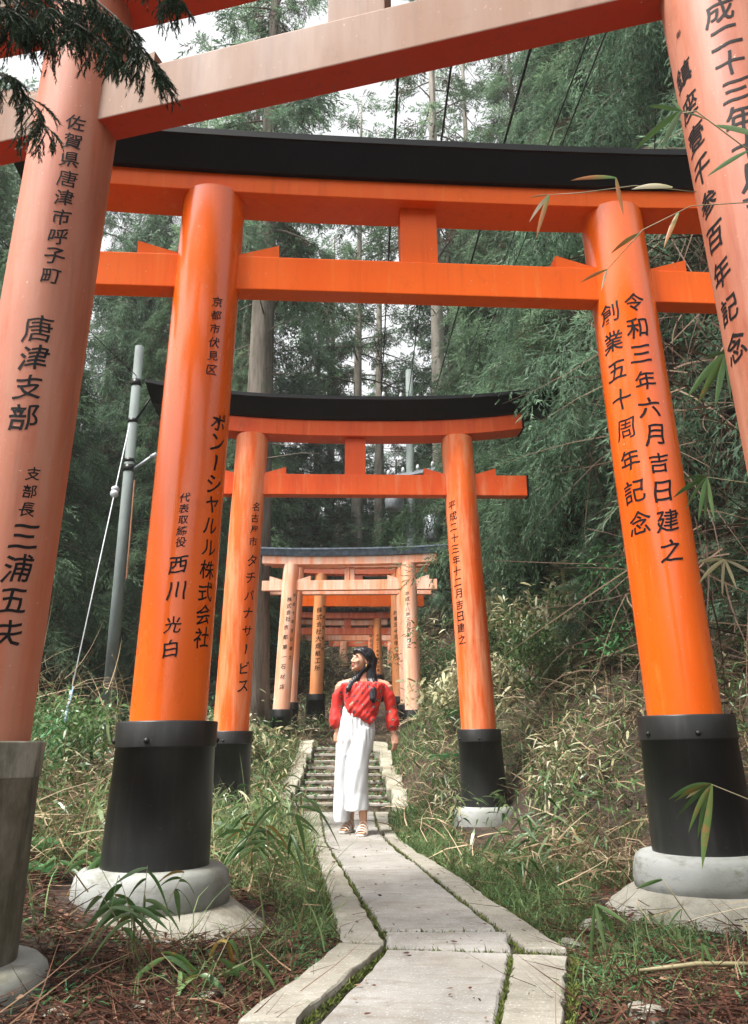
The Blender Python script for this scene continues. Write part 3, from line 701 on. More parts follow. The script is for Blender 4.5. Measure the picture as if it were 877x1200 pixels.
tree('cypress_tree', 'full', 3.5, 21.5, .95, 4.2, 'cypress on the far slope right of the small bark roofed gate')
tree('cypress_tree', 'full', 5.6, 20.5, 1.6, 3.7, 'tall bluish cypress right of the black power cables')
# left side
tree('cypress_tree', 'full', -5.6, 12.4, .80, .7, 'dense green cypress behind the grey utility pole')
tree('cypress_tree', 'full', -4.2, 15.8, .75, 2.9, 'green cypress between the utility pole and the left bright orange pillar')
tree('cypress_tree', 'full', -7.9, 14.2, .95, 5.1, 'green cypress at the left edge beyond the pink pillar')
tree('cypress_tree', 'full', -3.1, 18.6, .7, 1.6, 'cypress left of the peeling pale gate, behind the thick bare trunk')
tree('cypress_tree', 'drape', -6.3, 20.5, 1.0, 4.4, 'darker cypress on the left slope, seen above the utility pole')
tree('cedar_tree', 'mast', -2.05, 14.0, 1.0, .3, 'thick straight cedar with a bare grey trunk just left of the stairway gates')
tree('cedar_tree', 'tall', -3.9, 23.5, 1.05, 1.9, 'slim pale trunked cedar behind the left bright orange pillar')
tree('cedar_tree', 'tall', -9.4, 24.0, 1.0, 3.3, 'cedar with a light trunk at the far left edge of the photo')
tree('cedar_tree', 'sparse', 3.6, 27.0, 1.05, 1.1, 'pale bare branched tree against the white sky between the cables', crownmat=None)
tree('cedar_tree', 'sparse', -.6, 28.0, 1.0, 4.0, 'thin sparse conifer over the centre of the orange gates')
tree('cedar_tree', 'sparse', .2, 31.0, 1.0, 2.6, 'slender conifer behind the far pole with transformers')
tree('cedar_tree', 'sparse', -7.0, 29.0, 1.1, .2, 'sparse tall conifer against the bright gap in the upper left')
tree('cedar_tree', 'tall', -2.9, 20.5, 1.12, .8, 'tall cedar whose crown shows above the slanting pink beam')
tree('cedar_tree', 'sparse', 1.9, 22.5, 1.15, 2.2, 'slim conifer behind the centre strut of the bright orange gate')
# beyond: one mass of look-alikes
far = [(-4.2, 27.5), (-2.4, 33), (3.8, 30.5), (-6.3, 34), (-13, 27), (-10, 33), (-5.6, 31), (-2.0, 36), (2.6, 25.5), (5.6, 34), (7.8, 27), (9.5, 31), (13, 26), (6, 38), (-6.5, 40), (.5, 44), (-14, 40), (11, 41), (-19, 34), (18, 36), (-10, 19), (10, 20.5), (-11.5, 14.5), (9.8, 12.5), (-9.5, 47), (8.5, 48)]
for i, (x, y) in enumerate(far):
    tree('conifer_tree', 'far', x, y, random.uniform(.85, 1.2), random.uniform(0, 6), 'hazy grey green conifer in the mass of forest far up the slope', group='distant conifers up the slope')
# undergrowth trees behind the farthest gates
for x, y, s, lb in [(-2.4, 20.6, .62, 'low leafy bush left of the small bark roofed gates'), (1.6, 19.6, .62, 'low leafy bush right of the small bark roofed gates'), (.5, 25.0, .75, 'pale young conifer closing the view beyond the farthest gate'),
                    (2.35, 12.6, .50, 'dark bush on the bank right of the peeling gate'), (-3.3, 13.2, .5, 'small conifer at the foot of the thick bare trunk'), (3.3, 6.3, .45, 'dark bush on the bank behind the right bright orange pillar'),
                    (-5.2, 9.0, .5, 'young conifer low on the left bank beside the utility pole'), (2.75, 8.9, .45, 'low dark conifer on the bank right of the woman')]:
    tree('young_conifer', 'bush', x, y, s, random.uniform(0, 6), lb, group='young conifers and bushes on the banks')

for i, (x, y) in enumerate([(-8, 30), (-5, 33), (-2.2, 31), (.2, 33), (2.4, 31.5), (5, 30), (7.5, 33), (-3.4, 25.5), (-1.2, 27.5), (3.0, 27.5), (-6.2, 25), (5.4, 25), (-.4, 38), (2.6, 38), (-3.6, 38), (1.0, 36)]):
    tree('distant_bush', 'bush', x, y, random.uniform(.9, 1.5), random.uniform(0, 6), 'pale green bush on the slope far behind the gates', group='distant bushes up the slope')
# dead twigs hanging in the dark on the right: one thicket
def strands(name, mat, P, D, Ln, wid, tone, curl=.3, segs=4, sag=.3, parent=None):
    """thin bent strips, all numpy: P,D (N,3)"""
    N = len(P); ts = np.linspace(0, 1, segs + 1)
    side = np.cross(D, rng.normal(0, 1, (N, 3))); side /= np.linalg.norm(side, axis=1)[:, None] + 1e-9
    cv = rng.normal(0, 1, (N, 3)) * curl
    pts = P[:, None, :] + D[:, None, :] * (Ln[:, None] * ts[None])[..., None] + cv[:, None, :] * (Ln[:, None] * ts[None] ** 2)[..., None]
    pts[..., 2] -= sag * Ln[:, None] * ts[None] ** 2
    w_ = wid[:, None] * (1 - ts[None] ** 2 * .9)
    A = pts - side[:, None, :] * w_[..., None]; B = pts + side[:, None, :] * w_[..., None]
    quads = np.stack([A[:, :-1], B[:, :-1], B[:, 1:], A[:, 1:]], 2).reshape(-1, 4, 3)
    me_ = tris_mesh(name, quads, np.repeat(tone, segs), M[mat], 4)
    return link(bpy.data.objects.new(name, me_), parent)
def unit(a): return a / (np.linalg.norm(a, axis=-1, keepdims=True) + 1e-9)
N = 3800
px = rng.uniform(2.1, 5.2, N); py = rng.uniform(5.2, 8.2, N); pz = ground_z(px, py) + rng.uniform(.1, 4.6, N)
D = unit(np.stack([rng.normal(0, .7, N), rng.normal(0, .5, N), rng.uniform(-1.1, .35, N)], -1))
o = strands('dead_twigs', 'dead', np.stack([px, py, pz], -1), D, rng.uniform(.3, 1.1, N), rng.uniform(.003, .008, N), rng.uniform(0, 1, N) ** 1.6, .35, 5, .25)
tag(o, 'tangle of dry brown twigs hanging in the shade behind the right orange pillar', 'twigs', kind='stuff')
N = 500
px = rng.uniform(-6, -2.4, N); py = rng.uniform(8, 11, N); pz = ground_z(px, py) + rng.uniform(0, .9, N)
D = unit(np.stack([rng.normal(0, .8, N), rng.normal(0, .5, N), rng.uniform(-.1, 1.1, N)], -1))
o = strands('dead_twigs', 'dry', np.stack([px, py, pz], -1), D, rng.uniform(.3, 1.0, N), rng.uniform(.003, .006, N), rng.uniform(0, .9, N), .35, 5, .25)
tag(o, 'dry grey brown brushwood on the left bank below the utility pole', 'twigs', kind='stuff')

# ------------------------------------------------------------------ ground cover
def scatter(n, x0, x1, y0, y1, keep):
    """points denser near the camera; keep(x,y)->probability"""
    out = []
    while len(out) < n:
        k = n * 3; y = y0 * (y1 / y0) ** rng.uniform(0, 1, k); x = rng.uniform(x0, x1, k)
        p = keep(x, y); m = rng.uniform(0, 1, k) < p
        out += list(zip(x[m], y[m]))
    a = np.array(out[:n]); return a[:, 0], a[:, 1]
T2P = [(-.95, 4.0), (1.55, 4.2)]
def clear(x, y, extra=0.0, r=.58):
    el = ip(y, [1.4, 2.5, 3.44, 3.5, 6.5, 10.0, 10.2, 12.9, 13.2], [-.64, -.37, -.115, -.115, -.42, -.85, -1.0, -.95, -.3])
    er = ip(y, [1.4, 2.5, 3.3, 3.42, 4.05, 5.9, 7.6, 10.0, 12.9, 13.2], [.30, .50, .71, .71, .64, .385, .14, .20, .08, -.3])
    ok = (x < el - extra - .005) | (x > er + extra + .005)
    for a, b in T2P: ok &= ((x - a) ** 2 + (y - b) ** 2) > r ** 2
    for a, b in ((1.02, 8.0), (-1.36, 8.0)): ok &= (np.abs(x - a) > .34) | (y > b + .2) | (y < b - 1.3 * (a > 0) - .35)
    ok &= ((x + 1.36) ** 2 + (y - 2.85) ** 2) > .30 ** 2
    return ok
def patch(x, y, f=1.0, ph=0): return .5 + .5 * np.sin(x * 2.3 * f + ph + np.sin(y * 1.7 * f + ph)) * np.cos(y * 1.9 * f + 1.3 * ph + np.sin(x * 1.3 * f))
def near_path(x, y, s=.55):
    return np.exp(-np.maximum(0, np.abs(x - path_x(y)) - .5) / s)
def blades(name, mat, x, y, h, wid, lean, tone, segs=3, sag=.45, lift=0):
    z = ground_z(x, y) + lift; N = len(x)
    D = unit(np.stack([rng.normal(0, lean, N), rng.normal(0, lean, N), np.ones(N)], -1))
    return strands(name, mat, np.stack([x, y, z - .01], -1), D, h, wid, tone, .22, segs, sag)
# green grass
kg = lambda x, y: clear(x, y) * np.clip(near_path(x, y, ip(y, [3, 6, 12], [.30, .95, 1.4])) * (.25 + .9 * patch(x, y, 1.3, 1)) * ip(y, [2.3, 3.3, 4.2], [.03, .25, 1]), 0, 1)
x, y = scatter(38000, -3, 3, 2.6, 13, kg)
o = blades('grass', 'grass', x, y, rng.uniform(.05, .20, len(x)) * ip(y, [3, 6, 12], [1, 1, 1.3]), rng.uniform(.0015, .0035, len(x)) * ip(y, [3, 6, 12], [1, 1.5, 2.4]), .45, np.clip(rng.normal(.5, .25, len(x)), 0, 1))
tag(o, 'short green grass growing along both edges of the path', 'grass', kind='stuff')
# tufts of taller grass
tx, ty = scatter(110, -2.2, 2.2, 2.9, 9.5, lambda x, y: clear(x, y, .04) * near_path(x, y, .35) * ip(y, [2.9, 3.3, 3.8], [.08, .4, 1]))
xs = []; ys_ = []
for a, b in zip(tx, ty):
    k = random.randint(20, 55); xs.append(a + rng.normal(0, .035, k)); ys_.append(b + rng.normal(0, .035, k))
x = np.concatenate(xs); y = np.concatenate(ys_)
m = clear(x, y, -.06); x = x[m]; y = y[m]
o = blades('grass_tufts', 'grass', x, y, rng.uniform(.07, .22, len(x)), rng.uniform(.0014, .003, len(x)), .35, np.clip(rng.normal(.55, .25, len(x)), 0, 1), 4, .55)
tag(o, 'taller tufts of fresh green grass beside the path stones', 'grass', kind='stuff')
# tall airy pale grass by the left of the path
kt = lambda x, y: clear(x, y, .02) * np.exp(-((x + 1.0) / .55) ** 2) * np.exp(-((y - 6.2) / 1.8) ** 2)
x, y = scatter(2600, -2.4, 0, 3.4, 9.5, kt)
o = blades('tall_grass', 'grass', x, y, rng.uniform(.25, .62, len(x)), rng.uniform(.002, .0042, len(x)), .28, np.clip(rng.normal(.75, .25, len(x)), 0, 1), 5, .5)
tag(o, 'tall airy pale green grass left of the path', 'grass', kind='stuff')
# dry straw on the banks
kd = lambda x, y: clear(x, y, .05) * np.clip((1 - .75 * near_path(x, y, .45)) * (.35 + .8 * patch(x, y, .8, 4)) * ip(y, [2.3, 3.6, 5], [.0, .04, 1]), 0, 1)
x, y = scatter(30000, -9, 6.5, 2.5, 26, kd); N = len(x)
z = ground_z(x, y) + rng.uniform(0, .16, N)
D = unit(np.stack([rng.normal(0, .8, N), rng.normal(0, .8, N), rng.uniform(-.1, 1.0, N)], -1))
o = strands('dry_grass', 'dry', np.stack([x, y, z], -1), D, rng.uniform(.12, .45, N), rng.uniform(.002, .0045, N) * ip(y, [3, 6, 14, 26], [1, 1.3, 2.0, 3]), np.clip(rng.normal(.45, .3, N), 0, 1), .35, 3, .35)
tag(o, 'straw coloured dry stems and bamboo litter covering both banks', 'dry grass', kind='stuff')
# leaf shaped pieces: bleached sasa leaves on banks, green among them
def leaves(name, mat, P, D, Ln, wid, tone, sag=.4):
    N = len(P); up = np.tile([0, 0, 1.0], (N, 1)) + rng.normal(0, .5, (N, 3))
    side = unit(np.cross(D, up)); nr = np.cross(side, D)
    f = lambda t_, w_: P + D * (Ln * t_)[:, None] + side * (wid * w_)[:, None] - np.array([0, 0, 1.0]) * (sag * Ln * t_ ** 2)[:, None]
    a = f(0, 0); b = f(.3, 1); c = f(.3, -1); d = f(.68, .75); e = f(.68, -.75); t_ = f(1, 0)
    q1 = np.stack([c, a, b], 1); tri = np.concatenate([np.stack([a, b, c], 1), np.stack([c, b, d], 1), np.stack([c, d, e], 1), np.stack([e, d, t_], 1)])
    return tris_mesh(name, tri, np.tile(tone, 4), M[mat], 3)
def sasa_field(name, mat, n, x0, x1, y0, y1, keep, hmin, hmax, L0, L1, label, cat):
    x, y = scatter(n, x0, x1, y0, y1, keep); N = len(x)
    P = np.stack([x, y, ground_z(x, y) + rng.uniform(hmin, hmax, N)], -1)
    D = unit(np.stack([rng.normal(0, 1, N), rng.normal(0, 1, N) - .3, rng.normal(0, .45, N)], -1))
    Ln = rng.uniform(L0, L1, N)
    o = link(bpy.data.objects.new(name, leaves(name, mat, P, D, Ln, Ln * rng.uniform(.05, .085, N), np.clip(rng.normal(.5, .28, N), 0, 1))))
    tag(o, label, cat, kind='stuff'); return o
bank_r = lambda x, y: clear(x, y, .15) * (x > path_x(y)) * np.clip(.3 + patch(x, y, .9, 2), 0, 1)
sasa_field('bamboo_grass', 'sasa_dry', 5600, .6, 5, 6.5, 17, lambda x, y: bank_r(x, y) * patch(x, y, .8, 2.2), .0, .40, .06, .17, 'bleached bamboo grass covering the bank right of the woman', 'bamboo grass')
sasa_field('bamboo_grass', 'sasa', 9500, .6, 4.5, 4.6, 17, lambda x, y: bank_r(x, y) * patch(x, y, .8, 5.3), .0, .5, .05, .15, 'green bamboo grass mixed into the right bank', 'bamboo grass')
sasa_field('bamboo_grass', 'sasa_dry', 6000, -6, -.8, 7.0, 22, lambda x, y: clear(x, y, .1) * (x < path_x(y)) * np.clip(.3 + patch(x, y, .9, 7), 0, 1), .0, .35, .06, .16, 'bleached bamboo grass on the left slope behind the gates', 'bamboo grass')
sasa_field('bamboo_grass', 'sasa', 8500, -6, -.7, 4.8, 22, lambda x, y: clear(x, y, .1) * (x < path_x(y)) * patch(x, y, 1.2, 9), .0, .35, .07, .2, 'green bamboo grass on the left slope', 'bamboo grass')
sasa_field('undergrowth', 'sasa_dry', 6000, -6, 6, 18, 30, lambda x, y: np.ones_like(x) * .8, .0, .9, .2, .4, 'pale undergrowth on the slope behind the farthest gates', 'undergrowth')
sasa_field('ground_ivy', 'fern', 8500, -2.6, 2.4, 2.7, 8, lambda x, y: clear(x, y, .02) * np.clip(near_path(x, y, .6) * patch(x, y, 2.3, 3) ** 2 * 1.5, 0, 1), .0, .05, .02, .05, 'small round green weeds in the leaf litter beside the path', 'weeds')
# leaf litter near the camera
kl = lambda x, y: clear(x, y, -.02, .47) * np.clip(ip(y, [2, 5, 8], [1, .6, .3]) * (.4 + patch(x, y, 1.5, 6)), 0, 1)
x, y = scatter(42000, -2.8, 3.0, 2.2, 10, kl); N = len(x)
P = np.stack([x, y, ground_z(x, y) + rng.uniform(.0, .035, N)], -1); D = unit(np.stack([rng.normal(0, 1, N), rng.normal(0, 1, N), rng.normal(0, .25, N)], -1)); Ln = rng.uniform(.012, .05, N) * (1 + .8 * (rng.uniform(0, 1, N) < .06))
o = link(bpy.data.objects.new('leaf_litter', leaves('leaf_litter', 'litter', P, D, Ln, Ln * rng.uniform(.05, .22, N), np.clip(rng.normal(.24, .22, N) + (rng.uniform(0, 1, N) < .07) * .5, 0, 1), .1)))
tag(o, 'reddish brown dead leaves and needles littering the ground by the path', 'leaf litter', kind='stuff')
x, y = scatter(14000, -2.6, 2.8, 2.2, 7, kl); N = len(x)
P = np.stack([x, y, ground_z(x, y) + rng.uniform(.005, .05, N)], -1); D = unit(np.stack([rng.normal(0, 1, N), rng.normal(0, 1, N), rng.normal(.05, .18, N)], -1))
o = strands('twig_litter', 'litter', P, D, rng.uniform(.05, .3, N), rng.uniform(.001, .0026, N), np.clip(rng.normal(.3, .25, N), 0, 1), .25, 3, .05)
tag(o, 'thin brown twigs and needle sprays lying in the leaf litter', 'twigs', kind='stuff')
N = 420; y = rng.uniform(2.3, 9.8, N); x = path_x(y) + rng.uniform(-.5, .5, N) ; ok = ~clear(x, y, -.03); x, y = x[ok], y[ok]; N = len(x)
P = np.stack([x, y, np.full(N, .008)], -1); D = unit(np.stack([rng.normal(0, 1, N), rng.normal(0, 1, N), rng.normal(0, .08, N)], -1)); Ln = rng.uniform(.008, .028, N)
o = link(bpy.data.objects.new('path_litter', leaves('path_litter', 'litter', P, D, Ln, Ln * rng.uniform(.06, .25, N), np.clip(rng.normal(.35, .3, N), 0, 1), .0))); tag(o, 'crumbs of leaf and needle scattered on the path stones', 'leaf litter', kind='stuff')
# moss in the joints
mp = []
def seg_pts(a, b, n, wdt):
    t_ = rng.uniform(0, 1, n); q = np.outer(1 - t_, a) + np.outer(t_, b); return q + rng.normal(0, wdt, q.shape)
for a, b, n in [((.045, 3.62), (-.385, 7.0), 1500), ((-.385, 7.0), (-.62, 10.1), 500), ((.555, 3.38), (.045, 7.5), 2400), ((.045, 7.5), (0, 10.1), 500), ((.05, 3.70), (.55, 3.70), 300), ((.05, 3.40), (.70, 3.33), 500), ((-.11, 3.46), (.05, 3.40), 400),
                ((.04, 3.4), (-.22, 2.45), 900), ((.50, 3.32), (.315, 2.45), 900), ((-.12, 3.5), (-.45, 6.5), 700), ((.72, 3.42), (.40, 5.9), 700), ((.72, 3.3), (.5, 2.4), 500)]:
    mp.append(seg_pts(np.array(a), np.array(b), n, .007))
mp = np.concatenate(mp); N = len(mp)
P = np.stack([mp[:, 0], mp[:, 1], np.full(N, -.022) + rng.uniform(-.012, .014, N)], -1); D = unit(np.stack([rng.normal(0, .6, N), rng.normal(0, .6, N), np.ones(N)], -1))
o = strands('moss', 'moss', P, D, rng.uniform(.008, .024, N), rng.uniform(.002, .005, N), np.clip(rng.normal(.5, .3, N), 0, 1), .2, 1, .1)
tag(o, 'yellow green moss filling the joints between the path stones', 'moss', kind='stuff')
# moss and small leaves on the steps and T4 bases
N = 5200; si = rng.integers(0, 9, N); xx = rng.uniform(-.92, .16, N); yy = np.array(sy)[si] + rng.uniform(-.005, .28, N); zz = np.array(sz)[si] + .001
edge = rng.uniform(0, 1, N) < np.clip(np.abs(xx + .38) / .50, .25, 1) ** 2
P = np.stack([xx, yy, zz], -1)[edge]; N = len(P); D = unit(np.stack([rng.normal(0, .9, N), rng.normal(0, .9, N), np.abs(rng.normal(.5, .4, N))], -1)); Ln = rng.uniform(.02, .07, N)
h_ = N // 2; PL = P[:h_] + [0, 0, .004]; DL = D[:h_] * [1, 1, .15]; LL = Ln[:h_] * .9
o = link(bpy.data.objects.new('fallen_leaves', leaves('fallen_leaves', 'litter', PL, unit(DL), LL, LL * .22, np.clip(rng.normal(.45, .3, h_), 0, 1), .05))); tag(o, 'brown fallen leaves lying on the stone steps', 'fallen leaves', kind='stuff')
P, D, Ln = P[h_:], D[h_:], Ln[h_:]; N = len(P)
o = link(bpy.data.objects.new('step_weeds', leaves('step_weeds', 'fern', P, D, Ln, Ln * .2, np.clip(rng.normal(.5, .3, N), 0, 1), .3)))
tag(o, 'green weeds growing on the stone steps', 'weeds', kind='stuff')

# leafy shrubs on the banks
def shrub_mesh(name, mat, n, w_, h, L0, L1, seed):
    g = np.random.default_rng(seed); cl = g.normal(0, 1, (26, 3)) * [w_ * .42, w_ * .42, h * .30] + [0, 0, h * .5]
    k = g.integers(0, 26, n); P = cl[k] + g.normal(0, .11, (n, 3)); P[:, 2] = np.abs(P[:, 2])
    D = unit(np.stack([g.normal(0, 1, n), g.normal(0, 1, n), g.normal(-.15, .5, n)], -1)); Ln = g.uniform(L0, L1, n)
    tone = np.clip(.5 + g.normal(0, .15, 26)[k] + g.normal(0, .15, n), 0, 1)
    st = MB()
    for c_ in cl: st.tube([(c_[0] * .15, c_[1] * .15, -.05), (c_[0] * .6, c_[1] * .6, c_[2] * .6), tuple(c_)], [.006, .004, .002], 4, False)
    return leaves(name, mat, P, D, Ln, Ln * g.uniform(.10, .16, n), tone), st.mesh('stems', M['stem'], True)
SH = [shrub_mesh('foliage', 'sasa', 1700, .75, .9, .05, .12, 1), shrub_mesh('foliage', 'fern', 1900, .8, .8, .04, .09, 2), shrub_mesh('foliage', 'sasa_dry', 900, .6, .7, .08, .18, 3)]
for k, x, y, s_, lb in [(0, 2.0, 9.4, 1.0, 'leafy green shrub right of the second gate, low on the bank'), (1, 2.7, 8.2, 1.1, 'dense small leaved shrub on the bank between the second gate and the bright pillar'), (2, 1.25, 10.6, 1.0, 'bleached bamboo bush just right of the peeling gate pillars'),
                        (0, 1.7, 11.8, 1.1, 'leafy shrub right of the peeling gate, halfway up the bank'), (2, 2.3, 10.4, 1.1, 'bleached bamboo bush high on the right bank'), (1, 3.2, 7.0, 1.0, 'small leaved shrub seen just left of the right bright orange pillar'),
                        (1, -2.1, 9.6, .9, 'small leaved shrub on the left bank behind the second gate'), (0, -2.9, 8.0, .9, 'leafy shrub left of the left bright pillar, middle of the left bank'),
                        (2, -1.9, 11.6, .9, 'bleached bamboo bush left of the stairs'), (0, -3.6, 9.6, .9, 'leafy shrub at the foot of the utility pole'), (1, -2.6, 6.4, .7, 'low shrub on the left bank, nearest of the left side shrubs'), (1, 1.0, 13.6, .8, 'small shrub at the right foot of the peeling gate'), (2, -2.3, 14.9, .9, 'bleached bush behind the left foot of the peeling gate')]:
    r_ = empty('leafy_shrub', (x, y, gz(x, y)), lb, 'shrub', 'shrubs on the banks', rz=x * 7); r_.scale = (s_, s_, s_)
    for nm, me_ in zip(('foliage', 'stems'), SH[k]): link(bpy.data.objects.new(nm, me_), r_)['kind'] = 'stuff'
# shaggy bark hanging from the roof of the sixth gate
N = 420; xx = rng.uniform(-1.4, 1.4, N)
Pf = np.stack([xx, np.full(N, -.20), 1.90 + .13 + .11 + rng.uniform(-.02, .05, N)], -1); Df = unit(np.stack([rng.normal(0, .4, N), -np.abs(rng.normal(.3, .3, N)), -np.ones(N) * rng.uniform(.2, 1, N)], -1))
o = strands('bark_fringe', 'dead', Pf, Df, rng.uniform(.04, .13, N), rng.uniform(.003, .009, N), rng.uniform(0, .6, N), .3, 2, .3, T6_); o['kind'] = 'stuff'

# ------------------------------------------------------------------ individual foreground plants
def leaf_strip(mb, p, d, L, w_, sag, up=Vector((0, 0, 1)), segs=7, fold=.25, twist=0):
    p = Vector(p); d = Vector(d).normalized(); side = d.cross(up)
    if side.length < .1: side = d.cross(Vector((1, 0, 0)))
    side.normalize(); side = Matrix.Rotation(twist, 3, d) @ side; nr = side.cross(d); vs = []; fs = []
    for i in range(segs + 1):
        t_ = i / segs; q = p + d * L * t_ - Vector((0, 0, 1)) * sag * L * t_ * t_
        ww = w_ * (sin(pi * min(1, t_ * .92 + .06)) ** .7) * (1 if t_ < .5 else 1 - .3 * (t_ - .5) * 2)
        if i == segs: ww = .0003
        vs += [q - side * ww + nr * ww * fold, q, q + side * ww + nr * ww * fold]
    for i in range(segs):
        a = 3 * i; fs += [(a, a + 1, a + 4, a + 3), (a + 1, a + 2, a + 5, a + 4)]
    mb.add(vs, fs)
def leaf_obj(parent, mat, p, d, L, w_, sag, tone=.5, tip_dry=0, **k):
    mb = MB(); leaf_strip(mb, p, d, L, w_, sag, **k); o = mb.build('leaf', M[mat], parent, smooth=True)
    at = o.data.attributes.new('tone', 'FLOAT', 'POINT'); n = len(mb.v)
    at.data.foreach_set('value', [max(0, min(1, tone + random.uniform(-.08, .08) + tip_dry * (i // 3) / (n / 3))) for i in range(n)])
    return o
t = NT('browning_leaf'); at = t.n('ShaderNodeAttribute'); at.attribute_name = 'tone'
c = ramp3(t, at.outputs['Fac'], ((.05, .13, .03), (.11, .20, .05), (.30, .12, .03)), (.1, .5, .9)); 
c = t.mix(t.ramp(t.noise(22, 4, .6), [(.55, (0, 0, 0)), (.65, (.7, .7, .7))]), c, (.33, .15, .05))
t.col(c); t.set(Roughness=.4); tr = t.n('ShaderNodeBsdfTranslucent'); t.l(c, tr.inputs['Color']); mx = t.n('ShaderNodeMixShader'); mx.inputs[0].default_value = .3
t.l(t.b.outputs[0], mx.inputs[1]); t.l(tr.outputs[0], mx.inputs[2]); t.l(mx.outputs[0], t.out.inputs['Surface']); M['browning'] = t.m
def sprig(label, stem, fans, mat='sasa', stem_r=.0022, group=None, cat='bamboo grass', dry=.0):
    """stem: list of points; fans: (point index or xyz, [ (dx,dz,L) ... ]) with leaf directions in the x-z plane"""
    base = Vector(stem[0]); root = empty('bamboo_grass_sprig', base, label, cat, group)
    mb = MB(); mb.tube([Vector(p) - base for p in stem], [stem_r] * (len(stem) - 1) + [stem_r * .5], 6); mb.build('stem', M['stem'], root, smooth=True)
    for pt, ls in fans:
        p = Vector(pt) - base
        for lf in ls:
            dx, dz, L = lf[:3]; dy = lf[3] if len(lf) > 3 else random.uniform(-.3, .3)
            leaf_obj(root, lf[4] if len(lf) > 4 else mat, p, (dx, dy, dz), L, L * random.uniform(.05, .075), random.uniform(.1, .3), random.uniform(.3, .7), tip_dry=dry, up=Vector((random.uniform(-.4, .4), 1, random.uniform(-.1, .5))))
    return root
# right edge sprigs
sprig('green bamboo leaves drooping beside the right pink pillar, at mid height', [(1.55, 2.75, 1.90), (1.40, 2.68, 1.99), (1.22, 2.6, 2.03)],
      [((1.22, 2.6, 2.03), [(-1, -.75, .19), (-.8, -1.1, .20, .1, 'browning'), (-.55, -1.3, .21), (-.95, -.2, .10), (-.2, -1.4, .17)])])
sprig('fan of narrow green bamboo leaves right of the orange pillar, below the pink one', [(1.55, 2.75, 1.48), (1.35, 2.66, 1.56), (1.10, 2.6, 1.575)],
      [((1.10, 2.6, 1.575), [(-1, -.35, .12), (-.9, -.9, .13), (-.5, -1.2, .14), (-.25, -1.3, .14), (.05, -1.2, .12), (-.9, .1, .09)])])
sprig('pale bleached bamboo leaves hanging at the right edge beside the orange pillar', [(1.75, 3.1, 1.22), (1.5, 3.0, 1.37), (1.30, 3.0, 1.385)],
      [((1.30, 3.0, 1.385), [(-1, -.5, .13), (-.3, -1.2, .11), (.35, -1.0, .10), (.9, -.3, .12), (-.7, .1, .1)])], mat='sasa_dry')
sprig('browning green bamboo leaves in front of the right black drum base', [(1.62, 3.22, .47), (1.45, 3.2, .50), (1.24, 3.2, .585)],
      [((1.24, 3.2, .585), [(-1, -.02, .17, -.1), (-1, -.16, .15, -.1, 'browning'), (-.9, -.55, .17), (-.45, -1.0, .17, 0), (-.8, -.9, .16, -.1, 'browning'), (-.35, -1.2, .23, 0, 'browning'), (-1, -.35, .10, .2, 'sasa_dry')])], stem_r=.003)
sprig('small drooping bamboo shoot at the path corner before the right footing', [(.78, 3.0, 0), (.75, 3.0, .10), (.735, 3.0, .215)],
      [((.735, 3.0, .215), [(-.25, -1, .15), (.15, -1, .12), (.6, -.7, .12), (.9, -.4, .11), (-.6, -.5, .07)])])
sprig('thin bent bamboo shoot in front of the right concrete footing', [(1.12, 3.05, .03), (1.07, 3.02, .14), (1.0, 3.0, .24), (.965, 3.0, .29)],
      [((.965, 3.0, .29), [(-1, -.25, .09), (-.9, -.1, .05)]), ((1.02, 3.0, .20), [(-.7, -.5, .06)]), ((1.09, 3.03, .09), [(.3, -.8, .08), (-.2, -.9, .08), (.5, -.1, .06)])])
sprig('wiry dry weed stem at the lower right edge', [(1.20, 2.9, .0), (1.19, 2.9, .15), (1.215, 2.9, .30), (1.24, 2.9, .40)],
      [((1.19, 2.9, .15), [(.3, .9, .07, 0, 'sasa_dry'), (-.3, .6, .05, 0, 'sasa_dry')])], mat='sasa_dry')
# upper right twigs, in front of the pink pillar
sprig('arching dry bamboo twig crossing the top of the right orange pillar', [(1.05, 1.62, 1.90), (.84, 1.60, 1.895), (.72, 1.62, 1.90), (.62, 1.66, 1.865), (.55, 1.72, 1.80)],
      [((.55, 1.72, 1.80), [(-.3, -.75, .05, 0, 'sasa_dry'), (-.8, -.3, .07, 0, 'browning')]), ((.70, 1.64, 1.90), [(-.5, -.9, .09, 0, 'browning')]), ((.62, 1.68, 1.87), [(-.9, -.45, .08, 0, 'browning')])], stem_r=.0013, dry=.9)
sprig('dry twig with curled brown leaves in front of the orange lintel', [(.75, 1.65, 1.96), (.62, 1.68, 2.0), (.50, 1.72, 2.01), (.43, 1.74, 2.02)],
      [((.43, 1.74, 2.02), [(-.8, -.9, .08, 0, 'sasa_dry'), (-.45, -1.2, .11, 0, 'browning'), (-.9, .0, .05, 0, 'browning')]), ((.58, 1.69, 2.03), [(-1, .15, .11, 0, 'browning'), (.15, -1.3, .08, 0, 'browning')]), ((.70, 1.66, 1.98), [(-1, .25, .10, 0, 'sasa_dry')])], stem_r=.0012, dry=1.0)
sprig('fresh green bamboo leaves over the upper part of the right pink pillar', [(.98, 1.62, 1.98), (.86, 1.62, 2.06), (.76, 1.62, 2.16), (.72, 1.64, 2.17)],
      [((.73, 1.63, 2.17), [(-1, -.55, .13), (-.6, -1.0, .13), (-1, .2, .09), (.5, .1, .08), (-.2, .4, .05)]), ((.80, 1.62, 2.12), [(.8, -.25, .12)]), ((.87, 1.62, 2.05), [(-.9, -.3, .10), (.6, .3, .10)])], stem_r=.0016)
